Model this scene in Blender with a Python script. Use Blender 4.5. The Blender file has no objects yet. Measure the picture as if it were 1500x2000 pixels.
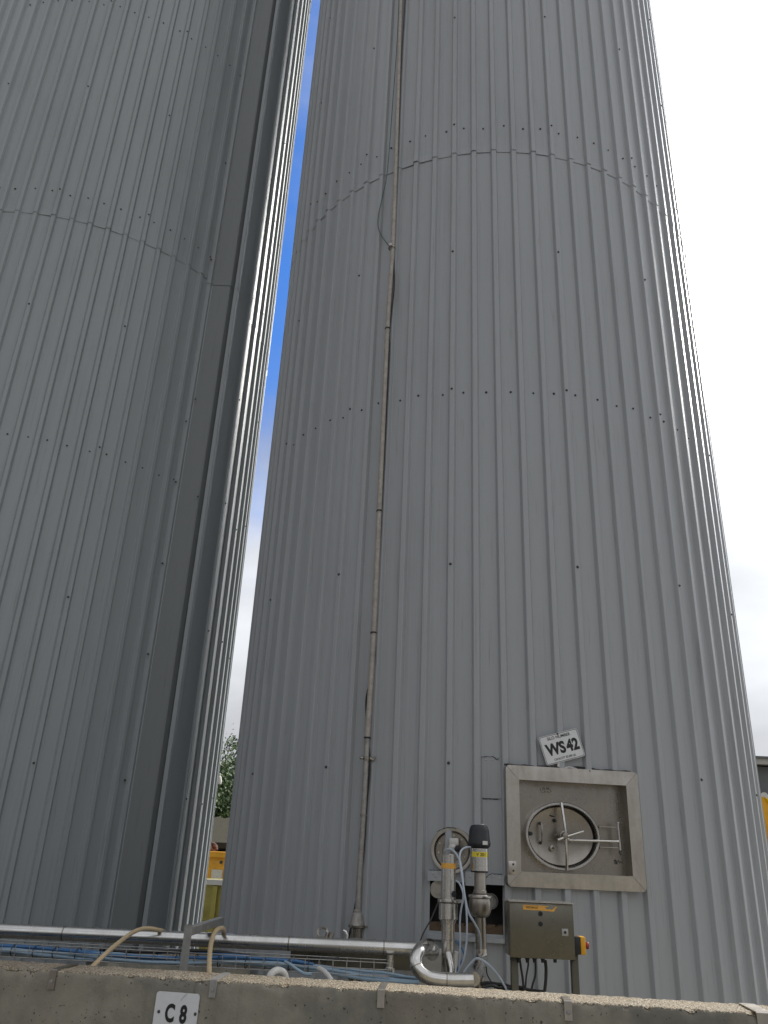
import bpy, bmesh, math, random
from mathutils import Vector, Matrix, noise
random.seed(7)
R_ = math.radians
S = bpy.context.scene
col = S.collection

# ------------------------------------------------------------------ camera
F, PITCH, ROLL, EYE = 1550.84, 0.4119, 0.0452, 1.6
_up = Vector((0, -math.sin(PITCH), math.cos(PITCH))); _rt = Vector((1, 0, 0))
CW = Vector((0, math.cos(PITCH), math.sin(PITCH)))
CR = _rt * math.cos(ROLL) + _up * math.sin(ROLL)
CU = -_rt * math.sin(ROLL) + _up * math.cos(ROLL)
cd = bpy.data.cameras.new('camera'); cam = bpy.data.objects.new('camera', cd); col.objects.link(cam)
cd.sensor_fit = 'VERTICAL'; cd.sensor_height = 36; cd.sensor_width = 27; cd.lens = 36 * F / 2000
cd.clip_end = 2000; cd.clip_start = 0.05
cam.matrix_world = Matrix(((CR.x, CU.x, -CW.x, 0), (CR.y, CU.y, -CW.y, 0), (CR.z, CU.z, -CW.z, EYE), (0, 0, 0, 1)))
S.camera = cam

# ------------------------------------------------------------------ light
SUN_AZ, SUN_EL = R_(51), R_(36)          # azimuth from +Y towards +X
sv = Vector((math.sin(SUN_AZ) * math.cos(SUN_EL), math.cos(SUN_AZ) * math.cos(SUN_EL), math.sin(SUN_EL)))
sl = bpy.data.lights.new('sun', 'SUN'); sl.energy = 3.3; sl.angle = R_(13); sl.color = (1.0, .95, .86)
so = bpy.data.objects.new('sun', sl); col.objects.link(so)
so.rotation_euler = sv.to_track_quat('Z', 'Y').to_euler(); so.location = (20, 20, 30)

w = bpy.data.worlds.new('World'); S.world = w; w.use_nodes = True
nt = w.node_tree; nt.nodes.clear()
def wn(t, **k):
    n = nt.nodes.new(t)
    for a, b in k.items(): setattr(n, a, b)
    return n
def wl(a, b): nt.links.new(a, b)
def wm(op, a, b=None, c=None, clamp=False):
    n = wn('ShaderNodeMath', operation=op, use_clamp=clamp)
    for i, v in enumerate((a, b, c)):
        if v is None: continue
        if isinstance(v, (int, float)): n.inputs[i].default_value = v
        else: wl(v, n.inputs[i])
    return n.outputs[0]
out = wn('ShaderNodeOutputWorld'); bg = wn('ShaderNodeBackground'); wl(bg.outputs[0], out.inputs[0])
bg.inputs[1].default_value = 0.10
sky = wn('ShaderNodeTexSky', sky_type='NISHITA', sun_disc=False, sun_elevation=SUN_EL, sun_rotation=SUN_AZ)
sky.air_density = 1.0; sky.dust_density = 0.6; sky.ozone_density = 2.5
tc = wn('ShaderNodeTexCoord'); sx = wn('ShaderNodeSeparateXYZ'); wl(tc.outputs['Generated'], sx.inputs[0])
X, Y, Z = sx.outputs
dot = wn('ShaderNodeVectorMath', operation='DOT_PRODUCT'); wl(tc.outputs['Generated'], dot.inputs[0])
dot.inputs[1].default_value = sv
side = wn('ShaderNodeVectorMath', operation='DOT_PRODUCT'); wl(tc.outputs['Generated'], side.inputs[0])
side.inputs[1].default_value = (math.sin(R_(75)), math.cos(R_(75)), 0)
mp = wn('ShaderNodeMapping'); mp.inputs['Scale'].default_value = (1, 1, 2.4); wl(tc.outputs['Generated'], mp.inputs[0])
n1 = wn('ShaderNodeTexNoise'); n1.inputs['Scale'].default_value = 2.6; n1.inputs['Detail'].default_value = 8
n1.inputs['Roughness'].default_value = .58; n1.inputs['Distortion'].default_value = .3; wl(mp.outputs[0], n1.inputs['Vector'])
n2 = wn('ShaderNodeTexNoise'); n2.inputs['Scale'].default_value = 1.7; n2.inputs['Detail'].default_value = 6
n2.inputs['Roughness'].default_value = .5; wl(mp.outputs[0], n2.inputs['Vector'])
# cloud cover: thick towards the sun's side and towards the horizon, clear high up between the silos
# broken cloud with one clear blue opening high above the gap; thick cloud on the sun's side
clr = wn('ShaderNodeVectorMath', operation='DOT_PRODUCT'); wl(tc.outputs['Generated'], clr.inputs[0])
clr.inputs[1].default_value = (math.sin(R_(-14)) * math.cos(R_(48)), math.cos(R_(-14)) * math.cos(R_(48)), math.sin(R_(48)))
cov = wm('ADD', wm('MULTIPLY', wm('MAXIMUM', side.outputs['Value'], 0.0), 2.2), wm('MULTIPLY', wm('SUBTRACT', .957, clr.outputs['Value']), 6.0))
cov = wm('ADD', cov, wm('MULTIPLY', wm('SUBTRACT', n1.outputs[0], .5), 1.3))
cov = wm('ADD', cov, 0.0)
cov = wm('MAXIMUM', cov, wm('MULTIPLY_ADD', Y, -2.2, .7))      # cloud behind the viewer too
mr = wn('ShaderNodeMapRange', interpolation_type='SMOOTHSTEP'); wl(cov, mr.inputs[0])
mr.inputs[1].default_value = -.30; mr.inputs[2].default_value = .80; mr.inputs[3].default_value = 0; mr.inputs[4].default_value = 1
glow = wm('POWER', wm('MAXIMUM', dot.outputs['Value'], 0.0), 28)
cb = wm('ADD', wm('MULTIPLY_ADD', n2.outputs[0], 11.0, -4.0), wm('MULTIPLY', glow, 55.0))
cb = wm('ADD', cb, wm('MULTIPLY', wm('MAXIMUM', side.outputs['Value'], 0.0), -.3))
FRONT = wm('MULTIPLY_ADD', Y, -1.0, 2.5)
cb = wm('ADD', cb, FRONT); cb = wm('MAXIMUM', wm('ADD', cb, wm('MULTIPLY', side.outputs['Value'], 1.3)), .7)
cc = wn('ShaderNodeVectorMath', operation='SCALE'); cc.inputs[0].default_value = (.96, .985, 1.035); low_sky_dim = wn('ShaderNodeMapRange', interpolation_type='SMOOTHSTEP'); wl(wm('ADD', Z, wm('MULTIPLY', wm('MAXIMUM', Y, 0.0), 2.0)), low_sky_dim.inputs[0])   # added: unseen low sky behind the viewer, darkened to shape metal reflections
low_sky_dim.inputs[1].default_value = -.02; low_sky_dim.inputs[2].default_value = .42; low_sky_dim.inputs[3].default_value = .22; low_sky_dim.inputs[4].default_value = 1
cb = wm('MULTIPLY', cb, low_sky_dim.outputs[0]); wl(cb, cc.inputs['Scale'])
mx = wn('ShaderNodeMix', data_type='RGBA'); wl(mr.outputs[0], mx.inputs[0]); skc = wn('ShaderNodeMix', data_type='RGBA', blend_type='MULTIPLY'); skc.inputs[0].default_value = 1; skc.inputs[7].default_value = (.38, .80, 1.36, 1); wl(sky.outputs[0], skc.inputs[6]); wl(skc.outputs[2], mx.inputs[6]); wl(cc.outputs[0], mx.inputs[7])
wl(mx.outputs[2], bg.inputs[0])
S.view_settings.view_transform = 'Standard'; S.view_settings.look = 'None'; S.view_settings.gamma = 1
S.view_settings.exposure = 0.68
S.render.resolution_x = 768; S.render.resolution_y = 1024

# ------------------------------------------------------------------ measuring helpers (photo pixel -> point on a real surface)
CAM = Vector((0, 0, EYE))
def ray(x, y): return CR * ((x - 750) / F) + CU * ((1000 - y) / F) + CW
def atY(x, y, yy):
    d = ray(x, y); return CAM + d * (yy / d.y)
def atZ(x, y, z):
    d = ray(x, y); return CAM + d * ((z - EYE) / d.z)
class Plane:
    def __init__(s, o, nrm, ux=None):
        s.o = Vector(o); s.n = Vector(nrm).normalized(); s.z = Vector((0, 0, 1)); s.u = Vector(ux).normalized() if ux else s.z.cross(s.n).normalized()
        s.v = s.n.cross(s.u).normalized()
        if s.v.z < 0: s.v = -s.v
    def uv(s, x, y):
        d = ray(x, y); t = (s.o - CAM).dot(s.n) / d.dot(s.n); p = CAM + d * t - s.o
        return (p.dot(s.u), p.dot(s.v))
    def P(s, u, v, w=0): return s.o + s.u * u + s.v * v + s.n * w
    def hit(s, x, y, w=0):
        a = s.uv(x, y); return s.P(a[0], a[1], w)
    def M(s): return Matrix((s.u, s.v, s.n)).transposed()

# ------------------------------------------------------------------ mesh builder
class MB:
    def __init__(s): s.v = []; s.f = []; s.uv = {}
    def add(s, vs, fs):
        b = len(s.v); s.v += [Vector(q) for q in vs]; s.f += [tuple(b + i for i in q) for q in fs]; return s
    def box(s, c, size, M=None, bev=0):
        hx, hy, hz = [q / 2 for q in size]; c = Vector(c)
        if bev <= 0:
            vs = [Vector((x, y, z)) for x in (-hx, hx) for y in (-hy, hy) for z in (-hz, hz)]
            fs = [(0, 1, 3, 2), (4, 6, 7, 5), (0, 4, 5, 1), (2, 3, 7, 6), (0, 2, 6, 4), (1, 5, 7, 3)]
        else:
            bm = bmesh.new(); bmesh.ops.create_cube(bm, size=1)
            for q in bm.verts: q.co = Vector((q.co.x * size[0], q.co.y * size[1], q.co.z * size[2]))
            bmesh.ops.bevel(bm, geom=list(bm.edges), offset=bev, segments=2, affect='EDGES', profile=.5)
            bm.verts.index_update(); vs = [q.co.copy() for q in bm.verts]; fs = [tuple(q.index for q in f.verts) for f in bm.faces]; bm.free()
        if M is not None: vs = [M @ q for q in vs]
        return s.add([q + c for q in vs], fs)
    def tube(s, pts, r, n=12, caps=True, closed=False):
        pts = [Vector(p) for p in pts]; m = len(pts)
        rs = r if isinstance(r, (list, tuple)) else [r] * m
        prev = None; rings = []
        for i, p in enumerate(pts):
            if closed: t = pts[(i + 1) % m] - pts[i - 1]
            else: t = (pts[min(i + 1, m - 1)] - pts[max(i - 1, 0)])
            t.normalize()
            if prev is None:
                a = Vector((0, 0, 1)) if abs(t.z) < .9 else Vector((1, 0, 0))
                nn = t.cross(a).normalized()
            else:
                nn = (prev - t * prev.dot(t)).normalized()
            prev = nn; bb = t.cross(nn)
            rings.append([p + (nn * math.cos(2 * math.pi * k / n) + bb * math.sin(2 * math.pi * k / n)) * rs[i] for k in range(n)])
        vs = [q for rg in rings for q in rg]; fs = []
        for i in range(m if closed else m - 1):
            j = (i + 1) % m
            for k in range(n): fs.append((i * n + k, i * n + (k + 1) % n, j * n + (k + 1) % n, j * n + k))
        if caps and not closed: fs.append(tuple(range(n))[::-1]); fs.append(tuple((m - 1) * n + k for k in range(n)))
        return s.add(vs, fs)
    def lathe(s, o, ax, prof, n=32, sx=1.0, ref=None):
        """prof: list of (distance along ax, radius); sx squeezes second axis"""
        o = Vector(o); ax = Vector(ax).normalized()
        a = Vector(ref) if ref else (Vector((0, 0, 1)) if abs(ax.z) < .9 else Vector((1, 0, 0)))
        e1 = (a - ax * a.dot(ax)).normalized(); e2 = ax.cross(e1)
        vs = []; fs = []
        for (h, r) in prof:
            for k in range(n):
                t = 2 * math.pi * k / n; vs.append(o + ax * h + e1 * (r * math.cos(t)) + e2 * (r * sx * math.sin(t)))
        for i in range(len(prof) - 1):
            for k in range(n): fs.append((i * n + k, i * n + (k + 1) % n, (i + 1) * n + (k + 1) % n, (i + 1) * n + k))
        if prof[0][1] > 1e-6: fs.append(tuple(range(n))[::-1])
        if prof[-1][1] > 1e-6: fs.append(tuple((len(prof) - 1) * n + k for k in range(n)))
        return s.add(vs, fs)
    def prism(s, poly, P, w0, w1):
        """poly: list of (u,v) on Plane P, from offset w0 to w1"""
        n = len(poly); vs = [P.P(u, v, w0) for u, v in poly] + [P.P(u, v, w1) for u, v in poly]
        fs = [tuple(range(n))[::-1], tuple(range(n, 2 * n))] + [(i, (i + 1) % n, n + (i + 1) % n, n + i) for i in range(n)]
        return s.add(vs, fs)
def origin(o):
    p = Vector((0, 0, 0))
    while o is not None: p = p + o.location; o = o.parent
    return p
def build(name, mb, mat, parent=None, sharp=35, flat=False, off=None):
    me = bpy.data.meshes.new(name)
    if parent is not None: base = origin(parent)
    else:
        xs = [q.x for q in mb.v]; ys = [q.y for q in mb.v]; zs = [q.z for q in mb.v]
        base = off if off is not None else Vector(((min(xs) + max(xs)) / 2, (min(ys) + max(ys)) / 2, min(zs)))
    me.from_pydata([tuple(q - base) for q in mb.v], [], mb.f)
    bm = bmesh.new(); bm.from_mesh(me); bmesh.ops.recalc_face_normals(bm, faces=bm.faces); bm.to_mesh(me); bm.free()
    if mb.uv:
        pass
    if not flat:
        me.polygons.foreach_set('use_smooth', [True] * len(me.polygons)); me.set_sharp_from_angle(angle=R_(sharp))
    me.materials.append(mat)
    o = bpy.data.objects.new(name, me); col.objects.link(o)
    if parent is not None: o.parent = parent
    else: o.location = base
    return o
def tag(o, label=None, cat=None, group=None, kind=None):
    if label: o['label'] = label
    if cat: o['category'] = cat
    if group: o['group'] = group
    if kind: o['kind'] = kind
    return o
def empty(name, loc, label, cat, group=None):
    o = bpy.data.objects.new(name, None); o.empty_display_size = .2; col.objects.link(o); o.location = loc
    return tag(o, label, cat, group)
def smooth_path(pts, sub=6):
    pts = [Vector(p) for p in pts]; out_ = []
    for i in range(len(pts) - 1):
        p0 = pts[max(i - 1, 0)]; p1 = pts[i]; p2 = pts[i + 1]; p3 = pts[min(i + 2, len(pts) - 1)]
        for k in range(sub):
            t = k / sub
            out_.append(.5 * ((2 * p1) + (p2 - p0) * t + (2 * p0 - 5 * p1 + 4 * p2 - p3) * t * t + (3 * p1 - p0 - 3 * p2 + p3) * t ** 3))
    out_.append(pts[-1]); return out_
def text_mesh(name, txt, P, cu, cv, height, mat, parent, ang=0, bold=.0, sxx=1.0, w=.001, th=.0008, wid=None):
    c = bpy.data.curves.new('t', 'FONT'); c.body = txt; c.align_x = 'CENTER'; c.align_y = 'CENTER'; c.size = 1; c.offset = bold; c.extrude = 0
    c.resolution_u = 4
    o = bpy.data.objects.new('t', c); col.objects.link(o)
    dg = bpy.context.evaluated_depsgraph_get(); dg.update()
    me = bpy.data.meshes.new_from_object(o.evaluated_get(dg)); bpy.data.objects.remove(o)
    vs = [v.co.copy() for v in me.vertices]; fs = [tuple(p.vertices) for p in me.polygons]; bpy.data.meshes.remove(me)
    y0 = min(v.y for v in vs); y1 = max(v.y for v in vs); x0 = min(v.x for v in vs); x1 = max(v.x for v in vs)
    k = height / (y1 - y0); sxx = wid / ((x1 - x0) * k) if wid else sxx; ca, sa = math.cos(ang), math.sin(ang); mb = MB(); q = []
    for v in vs:
        a = (v.x - (x0 + x1) / 2) * k * sxx; b = (v.y - (y0 + y1) / 2) * k
        q.append(P.P(cu + a * ca - b * sa, cv + a * sa + b * ca, w + th))
    mb.add(q, fs)
    return build(name, mb, mat, parent, flat=True)

# ------------------------------------------------------------------ materials
def material(name):
    m = bpy.data.materials.new(name); m.use_nodes = True; t = m.node_tree; b = t.nodes['Principled BSDF']; return m, t, b
class NT:
    def __init__(s, t): s.t = t
    def n(s, ty, **k):
        q = s.t.nodes.new(ty)
        for a, b in k.items(): setattr(q, a, b)
        return q
    def l(s, a, b): s.t.links.new(a, b)
    def math(s, op, a, b=None, c=None, clamp=False):
        n = s.n('ShaderNodeMath', operation=op, use_clamp=clamp)
        for i, v in enumerate((a, b, c)):
            if v is None: continue
            if isinstance(v, (int, float)): n.inputs[i].default_value = v
            else: s.l(v, n.inputs[i])
        return n.outputs[0]
    def noise(s, vec, scale, detail=4, rough=.5, dist=0):
        n = s.n('ShaderNodeTexNoise'); n.inputs['Scale'].default_value = scale; n.inputs['Detail'].default_value = detail
        n.inputs['Roughness'].default_value = rough; n.inputs['Distortion'].default_value = dist
        if vec is not None: s.l(vec, n.inputs['Vector'])
        return n.outputs[0]
    def mapv(s, vec, sc, loc=(0, 0, 0)):
        n = s.n('ShaderNodeMapping'); n.inputs['Scale'].default_value = sc; n.inputs['Location'].default_value = loc; s.l(vec, n.inputs[0]); return n.outputs[0]
    def ramp(s, v, stops):
        n = s.n('ShaderNodeValToRGB'); e = n.color_ramp.elements
        while len(e) < len(stops): e.new(.5)
        for i, (p, c) in enumerate(stops):
            e[i].position = p; e[i].color = c if len(c) == 4 else (*c, 1)
        s.l(v, n.inputs[0]); return n.outputs[0]
    def mix(s, f, a, b, mode='MIX'):
        n = s.n('ShaderNodeMix', data_type='RGBA', blend_type=mode)
        for i, v in ((0, f), (6, a), (7, b)):
            if isinstance(v, (int, float)): n.inputs[i].default_value = v
            elif isinstance(v, tuple): n.inputs[i].default_value = v if len(v) == 4 else (*v, 1)
            else: s.l(v, n.inputs[i])
        return n.outputs[2]
    def bump(s, h, strength=.2, dist=.01, nrm=None):
        n = s.n('ShaderNodeBump'); n.inputs['Strength'].default_value = strength; n.inputs['Distance'].default_value = dist
        s.l(h, n.inputs['Height'])
        if nrm is not None: s.l(nrm, n.inputs['Normal'])
        return n.outputs[0]

def cladding_mat(name, base, rough=.33):
    m, t, b = material(name); N = NT(t)
    uv = N.n('ShaderNodeUVMap').outputs[0]
    # fine rolled striae running up the sheet
    fine = N.noise(N.mapv(uv, (110, .35, 1)), 1, 3, .6)
    mid = N.noise(N.mapv(uv, (38, .4, 1)), 1, 5, .65)
    blotch = N.noise(N.mapv(uv, (1.6, .55, 1)), 1, 6, .6)
    dirt = N.noise(N.mapv(uv, (45, 1.7, 1), (3, 1, 0)), 1, 6, .68, .4)
    speck = N.noise(N.mapv(uv, (60, 26, 1)), 1, 3, .55)
    sep = N.n('ShaderNodeSeparateXYZ'); N.l(uv, sep.inputs[0])
    sheet = N.math('FLOOR', sep.outputs[0]); lift = N.math('FLOOR', N.math('DIVIDE', N.math('ADD', sep.outputs[1], -.25), 8.0))
    wn_ = N.n('ShaderNodeTexWhiteNoise', noise_dimensions='2D'); cx = N.n('ShaderNodeCombineXYZ'); N.l(sheet, cx.inputs[0]); N.l(lift, cx.inputs[1]); N.l(cx.outputs[0], wn_.inputs['Vector'])
    v = N.math('ADD', .76, N.math('MULTIPLY', fine, .18))
    v = N.math('ADD', v, N.math('MULTIPLY', mid, .30)); v = N.math('ADD', v, N.math('MULTIPLY', N.math('SUBTRACT', blotch, .5), .42))
    v = N.math('ADD', v, N.math('MULTIPLY', N.math('SUBTRACT', wn_.outputs[0], .5), .10))
    c = N.mix(1.0, base, N.ramp(v, [(0, (0, 0, 0)), (1, (1, 1, 1))]), 'MULTIPLY')
    dm = N.ramp(dirt, [(.57, (0, 0, 0)), (.74, (1, 1, 1))])
    c = N.mix(N.math('MULTIPLY', dm, .46), c, (base[0] * .5, base[1] * .48, base[2] * .43))
    sm = N.ramp(speck, [(.755, (0, 0, 0)), (.80, (1, 1, 1))])
    c = N.mix(N.math('MULTIPLY', sm, .45), c, (.06, .055, .05))
    N.l(c, b.inputs['Base Color'])
    N.l(N.math('ADD', rough - .05, N.math('MULTIPLY', blotch, .14)), b.inputs['Roughness'])
    b.inputs['Specular IOR Level'].default_value = .5
    wav = N.noise(N.mapv(uv, (2.2, .8, 1)), 1, 3, .5)
    bn = N.bump(wav, .35, .02); N.l(N.bump(N.math('ADD', fine, N.math('MULTIPLY', mid, .6)), .32, .002, bn), b.inputs['Normal'])
    return m
def metal(name, base=(.55, .53, .50), rough=.3, dirt=.35, dirtcol=(.16, .13, .10), scale=1.0, met=1.0, brushed=0.0):
    m, t, b = material(name); N = NT(t); ob = N.n('ShaderNodeTexCoord').outputs['Object']
    a = N.noise(ob, 9 * scale, 7, .62, .5); s2 = N.noise(N.mapv(ob, (30, 30, 3)), scale, 5, .6)
    g = N.noise(ob, 60 * scale, 3, .5); cl = N.noise(ob, 4 * scale, 3, .5, .2)
    dm = N.ramp(N.math('ADD', N.math('MULTIPLY', a, .65), N.math('MULTIPLY', s2, .35)), [(.42, (0, 0, 0)), (.66, (1, 1, 1))])
    c = N.mix(N.math('MULTIPLY', dm, dirt), base, dirtcol)
    c = N.mix(N.math('MULTIPLY', N.math('SUBTRACT', g, .35, clamp=True), .35), c, tuple(q * .55 for q in base))
    N.l(c, b.inputs['Base Color']); b.inputs['Metallic'].default_value = met
    c = N.mix(N.math('MULTIPLY', N.math('SUBTRACT', cl, .45, clamp=True), 1.2), c, tuple(q * .6 for q in base)); N.l(c, b.inputs['Base Color'])
    N.l(N.math('ADD', rough, N.math('MULTIPLY', dm, .18)), b.inputs['Roughness'])
    N.l(N.bump(N.math('ADD', N.math('MULTIPLY', g, .4), s2), .035 + brushed * .12, .002), b.inputs['Normal'])
    return m
def paint(name, base, rough=.45, dirt=.25, dirtcol=(.08, .07, .06), scale=1.0, spec=.5):
    m, t, b = material(name); N = NT(t); ob = N.n('ShaderNodeTexCoord').outputs['Object']
    a = N.noise(ob, 12 * scale, 7, .65, .4); dm = N.ramp(a, [(.45, (0, 0, 0)), (.75, (1, 1, 1))])
    c = N.mix(N.math('MULTIPLY', dm, dirt), base, dirtcol); N.l(c, b.inputs['Base Color'])
    N.l(N.math('ADD', rough, N.math('MULTIPLY', dm, .2)), b.inputs['Roughness']); b.inputs['Specular IOR Level'].default_value = spec
    N.l(N.bump(N.noise(ob, 80 * scale, 3), .06, .002), b.inputs['Normal'])
    return m

M_clad = cladding_mat('grey coated cladding', (.350, .366, .380))
M_clad2 = cladding_mat('grey green coated cladding', (.318, .342, .350))
M_duct_shade = cladding_mat('shade-darkened grey flashing', (.19, .205, .205), .45)  # shade and reflection on the duct front put into a darker grey
M_duct_lift = cladding_mat('light-lifted grey side sheet', (.30, .325, .335), .4)  # lighter grey stands in for light on the duct side
M_leg = metal('stainless legs with painted reflection', (.12, .115, .09), .35, .3, (.08, .07, .05), .8)  # base colour darkened to stand in for the ground's reflection
M_screw = paint('dark screw head', (.05, .05, .055), .5)
M_ss = metal('stainless sheet', (.53, .50, .455), .30, .5, (.22, .18, .135), .7)
M_ssd = metal('stained stainless', (.34, .315, .28), .25, .42, (.22, .18, .13), .8)
M_pol = metal('polished stainless', (.66, .64, .61), .16, .22, (.22, .19, .16))
M_pip = metal('stainless pipe', (.66, .65, .63), .20, .24, (.26, .23, .19), .5)
M_galv = metal('galvanised steel', (.42, .415, .40), .5, .4, (.15, .13, .11), 1.2, .8)
M_box = metal('brushed stainless box', (.18, .172, .14), .26, .3, (.15, .13, .09), .8, 1, .1)
M_cond = metal('weathered conduit', (.43, .395, .355), .55, .5, (.22, .175, .135), 3, .3)
M_cond2 = metal('dull steel conduit', (.40, .385, .36), .5, .5, (.17, .14, .11), 3, .6)
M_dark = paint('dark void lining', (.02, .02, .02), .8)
M_rust = paint('insulation and rust', (.11, .075, .045), .9, .8, (.03, .02, .015), .8)
M_white = paint('white sign plate', (.68, .69, .70), .35, .18, (.35, .34, .32), 2)
M_black = paint('black lettering', (.012, .012, .014), .5, 0)
M_blk = paint('black plastic', (.010, .011, .015), .38, .25, (.06, .06, .06), 3)
M_rub = paint('black cable', (.015, .015, .016), .5, .1)
M_wire = paint('pale grey tubing', (.42, .47, .54), .4, .2, (.2, .2, .2), 4)
M_blue = paint('blue cable', (.045, .145, .32), .4, .25, (.05, .08, .12), 3)
M_blue2 = paint('pale blue cable', (.27, .38, .48), .45, .35, (.15, .2, .25), 3)
M_green = paint('green earth wire', (.03, .10, .09), .5, .1)
M_hose = paint('beige hose', (.52, .40, .24), .45, .25, (.2, .14, .08), 4)
M_orange = paint('orange tape', (.78, .40, .07), .5, .25, (.3, .18, .06), 6)
M_yellow = paint('yellow label', (.75, .62, .05), .5, .15, (.3, .25, .06), 6)
M_yel2 = paint('yellow painted steel', (.72, .36, .012), .4, .35, (.25, .13, .03), .5)
M_yel3 = paint('lemon yellow painted steel', (.70, .52, .02), .4, .25, (.25, .18, .03), .5)
M_olive = paint('dull yellow skip paint', (.26, .22, .035), .5, .5, (.10, .08, .02), .4)
M_red = paint('red button', (.26, .035, .03), .4, .3, (.1, .04, .03), 6)
M_pinkred = paint('faded red sacks', (.06, .022, .016), .9, .5, (.15, .05, .04), 1)
M_wh2 = paint('white plastic', (.62, .61, .58), .45, .3, (.3, .28, .25), 2)
M_roofl = paint('weathered roof sheets', (.05, .046, .03), .9, .6, (.03, .028, .018), .5, .2)
M_bldg = paint('grey wall cladding', (.13, .14, .145), .6, .3, (.08, .08, .08), .1)
M_bldg2 = paint('pale eaves flashing', (.42, .41, .38), .6, .3, (.25, .24, .2), .3)
M_signg = paint('green fascia', (.01, .16, .11), .5, .15)
M_bark = paint('bark', (.09, .065, .045), .9, .5, (.03, .025, .02), 1)

def concrete_mat():
    m, t, b = material('weathered concrete'); N = NT(t); ob = N.n('ShaderNodeTexCoord').outputs['Object']; ge = N.n('ShaderNodeNewGeometry')
    sep = N.n('ShaderNodeSeparateXYZ'); N.l(ob, sep.inputs[0])
    big = N.noise(ob, 2.2, 8, .62, .6); mid = N.noise(ob, 14, 6, .6); fine = N.noise(ob, 90, 4, .6)
    streak = N.noise(N.mapv(ob, (16, 16, 1.2)), 1, 5, .6)
    base = N.ramp(N.math('ADD', N.math('MULTIPLY', big, .6), N.math('MULTIPLY', mid, .4)), [(.30, (.17, .158, .128)), (.50, (.26, .243, .195)), (.72, (.35, .325, .265))])
    red = N.ramp(N.noise(ob, 1.7, 5, .6, .3), [(.50, (0, 0, 0)), (.70, (1, 1, 1))])
    base = N.mix(N.math('MULTIPLY', red, .22), base, (.22, .16, .125))
    grey = N.ramp(N.noise(N.mapv(ob, (1, 1, 1), (5, 3, 2)), 2.3, 5, .6, .3), [(.50, (0, 0, 0)), (.62, (1, 1, 1))])
    base = N.mix(N.math('MULTIPLY', grey, .5), base, (.13, .13, .115))
    base = N.mix(N.math('MULTIPLY', N.ramp(streak, [(.5, (0, 0, 0)), (.75, (1, 1, 1))]), .30), base, (.09, .08, .06))
    # blow holes
    wob = N.n('ShaderNodeTexNoise'); wob.inputs['Scale'].default_value = 45; wob.inputs['Detail'].default_value = 3; N.l(ob, wob.inputs['Vector'])
    wv = N.n('ShaderNodeVectorMath', operation='MULTIPLY_ADD'); N.l(wob.outputs['Color'], wv.inputs[0]); wv.inputs[1].default_value = (.03, .03, .03); N.l(ob, wv.inputs[2]); obw = wv.outputs[0]
    vo = N.n('ShaderNodeTexVoronoi'); vo.inputs['Scale'].default_value = 30; N.l(obw, vo.inputs['Vector'])
    vc = N.n('ShaderNodeSeparateColor'); N.l(vo.outputs['Color'], vc.inputs[0])
    hole = N.math('LESS_THAN', vo.outputs['Distance'], N.math('MULTIPLY', N.math('SUBTRACT', vc.outputs[0], .55, clamp=True), .38))
    vo4 = N.n('ShaderNodeTexVoronoi'); vo4.inputs['Scale'].default_value = 75; N.l(obw, vo4.inputs['Vector'])
    vc4 = N.n('ShaderNodeSeparateColor'); N.l(vo4.outputs['Color'], vc4.inputs[0])
    hole2 = N.math('LESS_THAN', vo4.outputs['Distance'], N.math('MULTIPLY', N.math('SUBTRACT', vc4.outputs[0], .66, clamp=True), .8))
    hole = N.math('MAXIMUM', hole, hole2)
    base = N.mix(N.math('MULTIPLY', hole, .75), base, (.028, .024, .018))
    # exposed aggregate on the top
    ns = N.n('ShaderNodeSeparateXYZ'); N.l(ge.outputs['Normal'], ns.inputs[0])
    top = N.ramp(ns.outputs[2], [(.45, (0, 0, 0)), (.75, (1, 1, 1))])
    v2 = N.n('ShaderNodeTexVoronoi'); v2.inputs['Scale'].default_value = 130; N.l(ob, v2.inputs['Vector'])
    v2c = N.n('ShaderNodeSeparateColor'); N.l(v2.outputs['Color'], v2c.inputs[0])
    agg = N.ramp(v2c.outputs[1], [(0, (.17, .14, .10)), (.35, (.26, .22, .165)), (.7, (.34, .295, .225)), (1, (.42, .375, .305))])
    agg = N.mix(N.math('MULTIPLY', N.ramp(N.noise(ob, 8, 5, .6), [(.4, (0, 0, 0)), (.65, (1, 1, 1))]), .5), agg, (.28, .22, .14))
    agg = N.mix(N.ramp(v2.outputs['Distance'], [(.45, (0, 0, 0)), (.8, (1, 1, 1))]), agg, (.10, .08, .055))
    c = N.mix(top, base, agg); N.l(c, b.inputs['Base Color']); b.inputs['Roughness'].default_value = .9
    h = N.math('SUBTRACT', N.math('ADD', N.math('MULTIPLY', mid, .5), N.math('MULTIPLY', fine, .4)), N.math('MULTIPLY', hole, .9))
    h = N.math('SUBTRACT', h, N.math('MULTIPLY', v2.outputs['Distance'], N.math('MULTIPLY', top, 1.0)))
    N.l(N.bump(h, .7, .006), b.inputs['Normal'])
    return m
M_conc = concrete_mat()
def ground_mat():
    m, t, b = material('yard concrete'); N = NT(t); ob = N.n('ShaderNodeTexCoord').outputs['Object']
    a = N.noise(ob, .5, 8, .6); f = N.noise(ob, 25, 4, .6)
    c = N.ramp(N.math('ADD', N.math('MULTIPLY', a, .7), N.math('MULTIPLY', f, .3)), [(.3, (.10, .095, .085)), (.7, (.19, .18, .16))])
    N.l(c, b.inputs['Base Color']); b.inputs['Roughness'].default_value = .9; N.l(N.bump(f, .3, .01), b.inputs['Normal'])
    return m
M_ground = ground_mat()
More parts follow.
